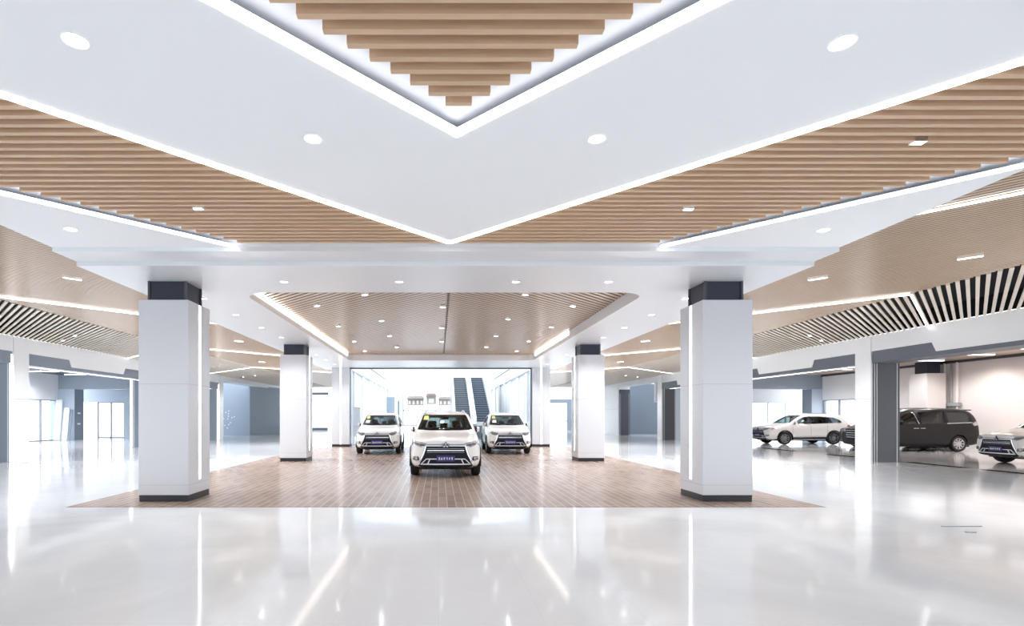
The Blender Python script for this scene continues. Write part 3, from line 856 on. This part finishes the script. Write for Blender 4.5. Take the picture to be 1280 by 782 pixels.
def seat(parent, x, y, z):
    e = bpy.data.objects.new('seat', None); col.objects.link(e); e.parent = parent; e.location = (x, y, z)
    MB().box(-.25, .25, -.26, .26, 0, .16).build('seat_cushion', M['seat'], e, bevel=.05)
    b = MB().box(-.24, .24, -.06, .07, 0, .60).build('backrest', M['seat'], e, bevel=.05, loc=(0, .27, .10)); b.rotation_euler = (-.25, 0, 0)
    MB().box(-.13, .13, -.05, .05, 0, .19).build('headrest', M['seat'], e, bevel=.04, loc=(0, .45, .70))
    return e

def glyphs(mb, x0, x1, y, z, h, n, seed):
    """a row of small square brush-stroke characters"""
    rg = random.Random(seed); w = (x1 - x0)/n
    for k in range(n):
        c = x0 + w*(k + .5); g = w*.36; t = h*.10
        for zz in (-.36, 0.0, .38):
            if rg.random() < .85: mb.box(c - g*rg.uniform(.6, 1), c + g*rg.uniform(.6, 1), y - .003, y, z + zz*h - t/2, z + zz*h + t/2)
        for xx in (-.55, .5):
            if rg.random() < .7: mb.box(c + xx*g - t/2, c + xx*g + t/2, y - .003, y, z - h*.40*rg.uniform(.5, 1), z + h*.42*rg.uniform(.4, 1))
        mb.box(c - t/2, c + t/2, y - .003, y, z - h*.45, z + h*.45)
    return mb

# ---- the white crossover
ST = [  # y, (wb,zb) (w1,z1) (w2,z2) (w3,z3) (w4,z4) (w5,z5) z6
 (-2.34, .60,.30, .70,.35, .72,.60, .67,.86, .57,.92, .36,.94, .945),
 (-2.27, .66,.26, .80,.33, .82,.61, .77,.895, .64,.96, .40,.985, .995),
 (-2.02, .72,.23, .875,.32, .885,.63, .85,.93, .72,1.005, .44,1.03, 1.04),
 (-1.70, .76,.22, .90,.33, .905,.66, .88,.96, .75,1.045, .47,1.07, 1.08),
 (-1.27, .77,.22, .905,.33, .915,.70, .895,1.02, .78,1.10, .54,1.13, 1.145),
 (-1.12, .77,.22, .905,.33, .915,.70, .895,1.05, .76,1.15, .62,1.20, 1.225),
 (-.76, .77,.22, .905,.33, .915,.70, .90,1.075, .75,1.36, .65,1.42, 1.45),
 (-.34, .77,.22, .905,.33, .915,.71, .90,1.09, .715,1.57, .62,1.635, 1.66),
 (.12, .77,.22, .905,.33, .915,.71, .90,1.10, .705,1.61, .61,1.685, 1.715),
 (.85, .77,.22, .905,.33, .915,.72, .90,1.12, .70,1.61, .61,1.685, 1.715),
 (1.45, .77,.22, .905,.33, .915,.74, .895,1.145, .69,1.575, .60,1.655, 1.68),
 (1.88, .76,.23, .895,.34, .90,.75, .88,1.165, .66,1.52, .58,1.605, 1.63),
 (2.08, .74,.26, .88,.37, .885,.75, .86,1.15, .64,1.39, .53,1.46, 1.48),
 (2.26, .70,.30, .84,.40, .86,.74, .81,1.09, .68,1.17, .5,1.19, 1.20),
 (2.33, .62,.34, .76,.42, .78,.73, .72,1.00, .6,1.05, .42,1.065, 1.07)]
def unpack(st): return [(q[0], [(0, q[2]), (q[1], q[2]), (q[3], q[4]), (q[5], q[6]), (q[7], q[8]), (q[9], q[10]), (q[11], q[12]), (0, q[13])]) for q in st]

def make_crossover(name, label, cat, group=None):
    root = thing(name, label, cat, (0, 0, 0), 0, group)
    body = loft_mesh('body', unpack(ST)); full = bvh_of(body)
    R, FA, RA = .345, -1.39, 1.28
    cuts = []
    for y in (FA, RA):
        for s in (-1, 1):
            cuts.append(tmp(MB().lathe([(.405, -.20), (.405, .22)], 32, 'x', c=(s*.80, y, R + .015))))
    inner = [(q[0], [(0, .48), (q[7] - .10, .48), (q[7] - .09, q[8] - .04), (q[9] - .065, q[10] - .05), (q[11] - .06, q[12] - .06), (0, q[13] - .06)]) for q in ST if -1.0 < q[0] < 1.95]
    inner = [(-1.02, [(0, .48), (.78, .48), (.79, 1.0), (.70, 1.06), (.58, 1.09), (0, 1.11)])] + inner
    cuts.append(loft_mesh('cutter', inner, 0))
    W1 = [(-.93, 1.115), (-.52, 1.395), (-.30, 1.50), (-.02, 1.535), (-.02, 1.125)]
    W2 = [(.06, 1.13), (.06, 1.535), (.62, 1.535), (.86, 1.51), (.90, 1.155)]
    W3 = [(.98, 1.165), (.95, 1.505), (1.35, 1.475), (1.66, 1.345), (1.76, 1.25), (1.70, 1.20)]
    for wv in (W1, W2, W3): cuts.append(tmp(MB().prism(wv, -1.2, 1.2, 'x')))
    WS = [(-.75, 1.185), (-.60, 1.59), (.60, 1.59), (.75, 1.185), (.4, 1.165), (-.4, 1.165)]
    cuts.append(tmp(MB().prism(WS, -1.35, -.30, 'y')))
    RW = [(-.60, 1.20), (-.50, 1.50), (.50, 1.50), (.60, 1.20)]
    cuts.append(tmp(MB().prism(RW, 1.7, 2.5, 'y')))
    cut(body, cuts)
    body.name = 'body'; body.data.name = 'body'; body.data.materials.clear(); body.data.materials.append(M['paint']); body.parent = root
    finish(body, True, 0, 40)
    # glass
    def grow(poly, g):
        c = Vector((sum(p[0] for p in poly)/len(poly), sum(p[1] for p in poly)/len(poly)))
        return [tuple(c + (Vector(p) - c)*(1 + g/(Vector(p) - c).length)) for p in poly]
    patch(full, grow(WS, .012), 'front', -.012, .006).build('windshield', M['cglass'], root, smooth=True)
    patch(full, grow(RW, .012), 'rear', -.012, .006).build('rear_window', M['cglass'], root, smooth=True)
    for side in ('left', 'right'):
        for wv, m in ((W1, 'cglass'), (W2, 'dglass'), (W3, 'dglass')):
            patch(full, grow(wv, .010), side, -.010, .005).build('side_window', M[m], root, smooth=True)
        # black pillars between the panes and a dark line under them
        for pl in ([(-.03, 1.12), (-.03, 1.545), (.07, 1.545), (.07, 1.12)], [(.89, 1.15), (.86, 1.52), (.955, 1.515), (.985, 1.16)]):
            patch(full, pl, side, .004, .012).build('window_pillar', M['gblack'], root)
        patch(full, [(-.95, 1.095), (-.95, 1.113), (1.72, 1.195), (1.72, 1.175)], side, .006, .012, .2).build('window_trim', M['chrome'], root)
        patch(full, [(-.97, .30), (-.97, .40), (.86, .42), (.86, .30)], side, .010, .03, .2).build('sill_cladding', M['black'], root)
        patch(full, [(-.93, .43), (-.93, .455), (.82, .475), (.82, .45)], side, .008, .02, .2).build('side_moulding', M['chrome'], root)
        for y in (-.10, .80):
            h = MB().tube([(0, -.10, 0), (0, -.05, .005), (0, .05, .005), (0, .10, 0)], .014, 8).build('door_handle', M['paint'], root, smooth=True)
            hit = full.ray_cast(Vector(((-6 if side == 'left' else 6), y, .985)), Vector(((1 if side == 'left' else -1), 0, 0)))[0]
            h.location = hit + Vector(((-.012 if side == 'left' else .012), 0, 0))
        for y in (-.98, 0.02, .92):
            patch(full, [(y - .004, .45), (y - .004, 1.10), (y + .004, 1.10), (y + .004, .45)], side, .0015, .006, .12).build('door_seam', M['black'], root)
    # wheels, arch trims
    for s in (-1, 1):
        for y in (FA, RA):
            wheel(root, s*.80, y, R, .215, s)
            at_ = MB(); n = 18; pr = []
            for k in range(n + 1):
                a = math.radians(-12 + 204*k/n); pr.append((math.cos(a), math.sin(a)))
            vs = []; fs = []
            for cx_, sx_ in pr:
                for rr, xx in ((.397, .845), (.397, .915), (.425, .922), (.435, .905), (.435, .845)):
                    vs.append((s*xx, y + rr*cx_, max(.20, R + .015 + rr*sx_)))
            for k in range(n):
                for j in range(5):
                    l = (j + 1) % 5; fs.append((k*5 + j, k*5 + l, k*5 + 5 + l, k*5 + 5 + j))
            fs += [tuple(range(5)), tuple(range(n*5, n*5 + 5))]
            at_.add(vs, fs).build('wheel_arch', M['black'], root, smooth=True)
    MB().box(-.66, .66, -2.0, 2.1, .20, .30).build('underbody', M['black'], root)
    # front: dark shield, chrome, lamps
    gr = patch(full, [(-.485, .80), (.485, .80), (.50, .72), (.535, .60), (.63, .40), (.66, .335), (-.66, .335), (-.63, .40), (-.535, .60), (-.50, .72)], 'front', .008, .03, .10).build('grille', M['gblack'], root)
    for z in (.745, .70, .655):
        patch(full, [(-.46, z - .006), (-.46, z + .006), (.46, z + .006), (.46, z - .006)], 'front', .016, .012, .15).build('grille_bar', M['chrome' if z == .70 else 'frame'], gr)
    patch(full, [(-.82, .25), (-.82, .30), (-.66, .345), (.66, .345), (.82, .30), (.82, .25)], 'front', .010, .03, .12).build('bumper_skirt', M['black'], root)
    ub = patch(full, [(-.50, .812), (-.47, .872), (.47, .872), (.50, .812)], 'front', .010, .02, .10).build('upper_grille', M['frame'], root)
    for z, q in ((.868, .475), (.815, .49)):
        patch(full, [(-q, z - .011), (-q, z + .011), (-.10, z + .011), (-.10, z - .011)], 'front', .020, .016, .12).build('chrome_bar', M['alloy'], ub)
        patch(full, [(.10, z - .011), (.10, z + .011), (q, z + .011), (q, z - .011)], 'front', .020, .016, .12).build('chrome_bar', M['alloy'], ub)
    for f in (lambda p: p, mir):
        hl = patch(full, f([(.47, .79), (.485, .885), (.60, .91), (.79, .945), (.815, .90), (.74, .825), (.62, .78)]), 'front', .010, .02, .08).build('headlight', M['lens'], root, smooth=True)
        patch(full, f([(.51, .81), (.515, .85), (.63, .862), (.64, .815)]), 'front', .014, .012, .08).build('lamp_reflector', M['dframe'], hl)
        patch(full, f([(.66, .83), (.66, .868), (.755, .89), (.765, .868)]), 'front', .014, .012, .08).build('lamp_reflector', M['dframe'], hl)
        patch(full, f([(.485, .795), (.51, .795), (.525, .71), (.565, .60), (.665, .42), (.645, .40), (.545, .60), (.50, .72)]), 'front', .022, .03, .08).build('chrome_blade', M['chrome'], root)
        fg = patch(full, f([(.655, .46), (.67, .545), (.80, .555), (.815, .47), (.74, .445)]), 'front', .010, .02, .08).build('fog_light', M['black'], root)
        cx_ = .735*(1 if f([(1, 0)])[0][0] > 0 else -1)
        ring = [(cx_ + .042*math.cos(2*PI*k/16), .503 + .042*math.sin(2*PI*k/16)) for k in range(16)]
        patch(full, ring, 'front', .020, .012, .05).build('fog_lens', M['lens'], fg, smooth=True)
    it = MB()
    for pl in ([(-.47, .478), (-.47, .50), (.47, .50), (.47, .478)], [(-.62, .345), (-.62, .375), (.62, .375), (.62, .345)]):
        patch(full, pl, 'front', .026, .03, .12, it)
    for f in (lambda p: p, mir):
        patch(full, f([(.455, .50), (.485, .50), (.63, .36), (.595, .36)]), 'front', .026, .03, .12, it)
        patch(full, f([(.375, .49), (.40, .49), (.46, .37), (.43, .37)]), 'front', .026, .03, .12, it)
    it.build('intake_trim', M['alloy'], root)
    # three-rhombus emblem
    em = MB(); yb = full.ray_cast(Vector((0, -6, .845)), Vector((0, 1, 0)))[0].y - .040
    c0 = Vector((0, .825)); L_, hw = .080, .044
    MB().prism([(0, .925), (-.085, .78), (.085, .78)], yb + .02, yb + .035, 'y').build('emblem_backing', M['gblack'], ub)
    for a in (90, 210, 330):
        d = Vector((math.cos(math.radians(a)), math.sin(math.radians(a)))); n_ = Vector((-d.y, d.x))
        pl = [c0, c0 + d*L_*.5 + n_*hw*.58, c0 + d*L_, c0 + d*L_*.5 - n_*hw*.58]
        em.prism([(p.x, p.y) for p in pl], yb, yb + .022, 'y')
    em.build('emblem', M['dchrome'], ub)
    py = full.ray_cast(Vector((0, -6, .50)), Vector((0, 1, 0)))[0].y - .05
    pt = MB().box(-.225, .225, py, py + .018, .43, .575).build('plate', M['plate'], root, bevel=.006)
    glyphs(MB(), -.19, .19, py - .001, .503, .070, 6, 11).build('plate_characters', M['ink'], pt)
    MB().box(-.12, .12, py + .018, py + .07, .47, .53).build('plate_bracket', M['black'], pt)
    # mirrors, rails, wipers, fin
    for s in (-1, 1):
        m_ = MB().lathe([(0, -.10), (.055, -.085), (.085, -.03), (.088, .04), (.075, .09), (0, .10)], 16, 'x').build('mirror', M['paint'], root, smooth=True, loc=(s*.895, -.80, 1.19)); m_.scale = (.62, .75, .85)
        MB().box(min(-s*.02, -s*.10), max(-s*.02, -s*.10), -.088, .04, -.085, .075).build('mirror_base', M['black'], m_, bevel=.02)
        MB().tube([(0, 0, -.05), (-s*.12, 0, -.09)], .03, 8).build('mirror_arm', M['black'], m_)
        pts = []
        for y in (-.25, -.1, .3, .8, 1.3, 1.6):
            h = full.ray_cast(Vector((s*.56, y, 6)), Vector((0, 0, -1)))[0]
            pts.append((s*.56, y, h.z + (.045 if -.2 < y < 1.5 else .012)))
        MB().tube(pts, .016, 8).build('roof_rail', M['alloy'], root, smooth=True)
        tl = [(s*.60, .93), (s*.60, 1.06), (s*.80, 1.10), (s*.83, .95)]
        patch(full, tl if s > 0 else list(reversed(tl)), 'rear', .010, .02, .08).build('tail_light', M['red'], root, smooth=True)
        sd = 'right' if s > 0 else 'left'
        patch(full, [(2.02, .98), (2.02, 1.04), (2.18, 1.09), (2.22, .99)], sd, .008, .02, .08).build('tail_light', M['red'], root, smooth=True)
        patch(full, [(-2.10, .82), (-2.12, .875), (-1.86, .935), (-1.82, .90)], sd, .008, .02, .08).build('headlight', M['lens'], root, smooth=True)
        wp = []
        for k in range(6):
            x = -.55 + .55*k/5 + (0 if s < 0 else .50); z = 1.185 + .012*k
            h = full.ray_cast(Vector((x, -6, z)), Vector((0, 1, 0)))[0]; wp.append(h + Vector((0, -.012, 0)))
        MB().tube(wp, .008, 6).build('wiper', M['black'], root)
    patch(full, [(-.80, .34), (-.80, .50), (.80, .50), (.80, .34)], 'rear', .010, .03, .12).build('rear_skirt', M['black'], root)
    sp = MB().box(-.5, .5, 1.86, 2.06, 1.575, 1.61).build('roof_spoiler', M['paint'], root, bevel=.012)
    # cabin
    MB().box(-.74, .74, -1.02, -.62, .60, 1.07).build('dashboard', M['cabin'], root, bevel=.04)
    for s in (-1, 1): seat(root, s*.36, .05, .52)
    rs = bpy.data.objects.new('rear_seat', None); col.objects.link(rs); rs.parent = root; rs.location = (0, .95, .52)
    MB().box(-.65, .65, -.25, .25, 0, .16).build('seat_cushion', M['seat'], rs, bevel=.05)
    b = MB().box(-.65, .65, -.06, .06, 0, .52).build('backrest', M['seat'], rs, bevel=.05, loc=(0, .27, .12)); b.rotation_euler = (-.25, 0, 0)
    for x in (-.4, 0, .4): MB().box(-.12, .12, -.045, .045, 0, .15).build('headrest', M['seat'], rs, bevel=.035, loc=(x, .44, .66))
    sw = MB().lathe([(.175 + .014*math.cos(a), .014*math.sin(a)) for a in [2*PI*k/8 for k in range(8)]], 24, 'y', close=True)
    sw.box(-.17, .17, -.01, .01, -.02, .02)
    o = sw.build('steering_wheel', M['black'], root, smooth=True, loc=(.36, -.50, 1.02)); o.rotation_euler = (-.4, 0, 0)
    MB().box(-.12, .12, -.02, .02, -.035, .035).build('rear_view_mirror', M['black'], root, bevel=.012, loc=(0, -.48, 1.49))
    return root, full

def add_stickers(root, full, kind):
    if kind in ('yellow', 'both'):
        patch(full, [(-.60, 1.45), (-.575, 1.56), (-.45, 1.56), (-.45, 1.45)], 'front', -.004, .004).build('windshield_sticker', M['sticker'], root)['label'] = 'yellow green sticker'
    if kind in ('paper', 'both'):
        patch(full, [(-.62, 1.27), (-.58, 1.385), (-.43, 1.385), (-.43, 1.27)], 'front', -.004, .004).build('windshield_sticker', M['paper'], root)['label'] = 'cream paper sticker'

proto, FULL = make_crossover('suv', 'white crossover with indigo plate standing in front, middle of the three on brown brick', 'car', 'white crossovers on display')
others = [copy_tree(proto) for _ in range(4)]
add_stickers(proto, FULL, 'yellow')
proto.location = (CX + .05, 15.6, .004)
spec = [('white crossover on the brown brick, behind left of the middle car', (-2.50, 23.75, .004), 0.02, 'both'),
        ('white crossover on the brown brick, behind right of the middle car', (2.93, 23.85, .004), -0.02, 'both'),
        ('white crossover seen side-on before the bright windows of the right room', (20.32, 30.15, 0), -PI/2, None),
        ('white crossover nose cut off by the right picture edge, by the dark van', (20.4, 17.15, 0), -PI/2 + math.radians(-5), None)]
for o, (lab, loc, rz, st) in zip(others, spec):
    o.location = loc; o.rotation_euler = (0, 0, rz); o['label'] = lab
    if st: add_stickers(o, FULL, st)
# a black one mostly hidden behind the white pilaster
blk = copy_tree(others[2]); blk.location = (22.75, 26.6, 0); blk.rotation_euler = (0, 0, -PI/2)
blk['label'] = 'black crossover nose peeking out left of the white pilaster'; blk['group'] = 'dark cars in the right room'
def recolour(o):
    for c in o.children:
        if c.type == 'MESH' and c.material_slots and c.material_slots[0].material == M['paint']:
            c.material_slots[0].link = 'OBJECT'; c.material_slots[0].material = M['paint_black']
        recolour(c)
recolour(blk)

# ---- the dark van
SV = [
 (-2.46, .60,.28, .72,.34, .75,.62, .70,.88, .56,.96, .36,.98, .985),
 (-2.36, .68,.24, .84,.32, .87,.64, .82,.93, .66,1.01, .42,1.04, 1.05),
 (-2.05, .74,.22, .90,.31, .91,.68, .88,1.01, .74,1.10, .48,1.13, 1.14),
 (-1.72, .77,.22, .92,.31, .925,.72, .905,1.08, .80,1.20, .62,1.25, 1.27),
 (-1.35, .77,.22, .92,.31, .925,.74, .915,1.12, .77,1.46, .64,1.53, 1.56),
 (-.95, .77,.22, .92,.31, .925,.75, .92,1.14, .75,1.73, .64,1.80, 1.83),
 (-.4, .77,.22, .92,.31, .925,.75, .92,1.15, .75,1.83, .66,1.91, 1.94),
 (.5, .77,.22, .92,.31, .925,.75, .92,1.16, .75,1.84, .66,1.92, 1.95),
 (1.5, .77,.22, .92,.31, .925,.76, .92,1.17, .75,1.82, .66,1.90, 1.93),
 (2.10, .77,.23, .915,.32, .92,.76, .91,1.17, .74,1.77, .64,1.85, 1.88),
 (2.36, .74,.28, .89,.36, .895,.76, .88,1.12, .75,1.52, .6,1.58, 1.60),
 (2.46, .68,.32, .82,.40, .84,.75, .80,1.02, .70,1.20, .5,1.24, 1.25)]
def make_van():
    root = thing('van', 'dark graphite van with alloy wheels before the warm beige wall', 'car', (0, 0, 0), 0, 'dark cars in the right room')
    body = loft_mesh('body', unpack(SV)); full = bvh_of(body)
    R, FA, RA = .345, -1.52, 1.45
    cuts = [tmp(MB().lathe([(.39, -.2), (.39, .22)], 32, 'x', c=(s*.82, y, R + .01))) for y in (FA, RA) for s in (-1, 1)]
    inner = [(q[0], [(0, .5), (q[7] - .10, .5), (q[7] - .09, q[8] - .04), (q[9] - .065, q[10] - .05), (q[11] - .06, q[12] - .06), (0, q[13] - .06)]) for q in SV if -1.4 < q[0] < 2.2]
    cuts.append(loft_mesh('cutter', inner, 0))
    W0 = [(-1.42, 1.22), (-1.12, 1.44), (-1.10, 1.21)]
    W1 = [(-1.04, 1.21), (-1.04, 1.49), (-.72, 1.70), (-.40, 1.74), (-.32, 1.22)]
    W2 = [(-.18, 1.22), (-.26, 1.745), (.88, 1.755), (.92, 1.25)]
    W3 = [(1.0, 1.25), (.97, 1.75), (1.78, 1.72), (2.0, 1.62), (2.04, 1.30)]
    for wv in (W1, W2, W3): cuts.append(tmp(MB().prism(wv, -1.2, 1.2, 'x')))
    WS = [(-.74, 1.30), (-.66, 1.76), (.66, 1.76), (.74, 1.30)]
    cuts.append(tmp(MB().prism(WS, -1.7, -.75, 'y')))
    RW = [(-.66, 1.26), (-.6, 1.70), (.6, 1.70), (.66, 1.26)]
    cuts.append(tmp(MB().prism(RW, 2.0, 2.6, 'y')))
    cut(body, cuts)
    body.name = 'body'; body.data.name = 'body'; body.data.materials.clear(); body.data.materials.append(M['paint_dark']); body.parent = root
    finish(body, True, 0, 40)
    patch(full, WS, 'front', -.012, .006).build('windshield', M['cglass'], root, smooth=True)
    patch(full, RW, 'rear', -.012, .006).build('rear_window', M['dglass'], root, smooth=True)
    for s, side in ((-1, 'left'), (1, 'right')):
        for wv, m in ((W1, 'cglass'), (W2, 'dglass'), (W3, 'dglass')):
            patch(full, wv, side, -.010, .005).build('side_window', M[m], root, smooth=True)
        patch(full, W0, side, .003, .008).build('side_window', M['gblack'], root)
        patch(full, [(-.33, 1.21), (-.42, 1.76), (-.25, 1.76), (-.17, 1.21)], side, .004, .012).build('window_pillar', M['gblack'], root)
        patch(full, [(-.39, 1.50), (-.45, 1.68), (-.40, 1.68), (-.30, 1.22), (-.26, 1.22)], side, .012, .012).build('pillar_trim', M['chrome'], root)
        patch(full, [(.91, 1.24), (.87, 1.76), (.98, 1.76), (1.01, 1.24)], side, .004, .012).build('window_pillar', M['gblack'], root)
        patch(full, [(.95, 1.225), (.95, 1.245), (2.06, 1.285), (2.08, 1.262)], side, .006, .012, .2).build('window_trim', M['chrome'], root)
        patch(full, [(-1.1, .26), (-1.1, .33), (1.02, .33), (1.02, .26)], side, .010, .03, .2).build('sill_cladding', M['black'], root)
        for y in (-.44, -.16):
            h = MB().tube([(0, -.11, 0), (0, -.05, .004), (0, .05, .004), (0, .11, 0)], .018, 8).build('door_handle', M['chrome'], root, smooth=True)
            hit = full.ray_cast(Vector((s*6, y, 1.02)), Vector((-s, 0, 0)))[0]; h.location = hit + Vector((s*.014, 0, 0))
        for y in (-1.18, -.29, .98):
            patch(full, [(y - .005, .36), (y - .005, 1.19), (y + .005, 1.19), (y + .005, .36)], side, .0015, .006, .12).build('door_seam', M['black'], root)
        patch(full, [(2.14, 1.12), (2.06, 1.24), (2.30, 1.34), (2.38, 1.18)], side, .008, .02, .08).build('tail_light', M['lens'], root, smooth=True)
        tl = [(s*.62, .95), (s*.62, 1.22), (s*.82, 1.30), (s*.84, 1.05)]
        patch(full, tl if s > 0 else list(reversed(tl)), 'rear', .010, .02, .08).build('tail_light', M['red'], root, smooth=True)
        hl = [(s*.50, .84), (s*.50, .95), (s*.76, 1.0), (s*.80, .90)]
        patch(full, hl if s > 0 else list(reversed(hl)), 'front', .010, .02, .08).build('headlight', M['lens'], root, smooth=True)
        for y in (FA, RA): wheel(root, s*.82, y, R, .215, s, 9, 'one')
        m_ = MB().lathe([(0, -.11), (.06, -.09), (.095, -.03), (.095, .05), (.075, .10), (0, .11)], 16, 'x').build('mirror', M['paint_dark'], root, smooth=True, loc=(s*.98, -1.12, 1.26)); m_.scale = (1, .7, 1)
        MB().tube([(0, 0, -.05), (-s*.12, 0, -.09)], .03, 8).build('mirror_arm', M['black'], m_)
    g = patch(full, [(-.48, .50), (-.46, .93), (.46, .93), (.48, .50)], 'front', .008, .03, .1).build('grille', M['gblack'], root)
    for z in (.6, .7, .8, .9): patch(full, [(-.44, z - .012), (-.44, z + .012), (.44, z + .012), (.44, z - .012)], 'front', .016, .016, .15).build('grille_bar', M['chrome'], g)
    patch(full, [(-.82, .28), (-.82, .36), (.82, .36), (.82, .28)], 'rear', .010, .03, .12).build('rear_skirt', M['black'], root)
    MB().box(-.60, .60, 1.92, 2.30, 1.80, 1.85).build('roof_spoiler', M['paint_dark'], root, bevel=.012)
    MB().box(-.6, .6, -2.0, 2.2, .20, .30).build('underbody', M['black'], root)
    MB().box(-.74, .74, -1.32, -.98, .62, 1.14).build('dashboard', M['cabin'], root, bevel=.04)
    for s in (-1, 1): seat(root, s*.38, -.45, .62); seat(root, s*.38, .55, .62)
    return root
van = make_van(); van.location = (21.32, 24.35, 0); van.rotation_euler = (0, 0, -PI/2)

# ================================================================== CAMERA, DAYLIGHT, OUTPUT
cam = bpy.data.cameras.new('camera'); co = bpy.data.objects.new('camera', cam); col.objects.link(co)
co.location = (0, 0, EYE); co.rotation_euler = (PI/2, 0, 0)
cam.sensor_width = 36; cam.lens = 36*F/1280
cam.shift_x = (640 - VX)/1280; cam.shift_y = (VY - 391)/1280
cam.clip_end = 300
scene.camera = co
w = bpy.data.worlds.new('daylight'); scene.world = w; w.use_nodes = True
w.node_tree.nodes['Background'].inputs['Color'].default_value = (0.87, 0.935, 1.0, 1)
w.node_tree.nodes['Background'].inputs['Strength'].default_value = 1.7
scene.view_settings.view_transform = 'Standard'; scene.view_settings.look = 'None'
scene.view_settings.gamma = 1; scene.view_settings.use_curve_mapping = False
scene.view_settings.exposure = 0.9
scene.cycles.max_bounces = 10; scene.cycles.diffuse_bounces = 6; scene.cycles.glossy_bounces = 5; scene.cycles.transparent_max_bounces = 12
scene.cycles.caustics_reflective = False; scene.cycles.caustics_refractive = False
scene.cycles.sample_clamp_indirect = 6
scene.cycles.use_denoising = True
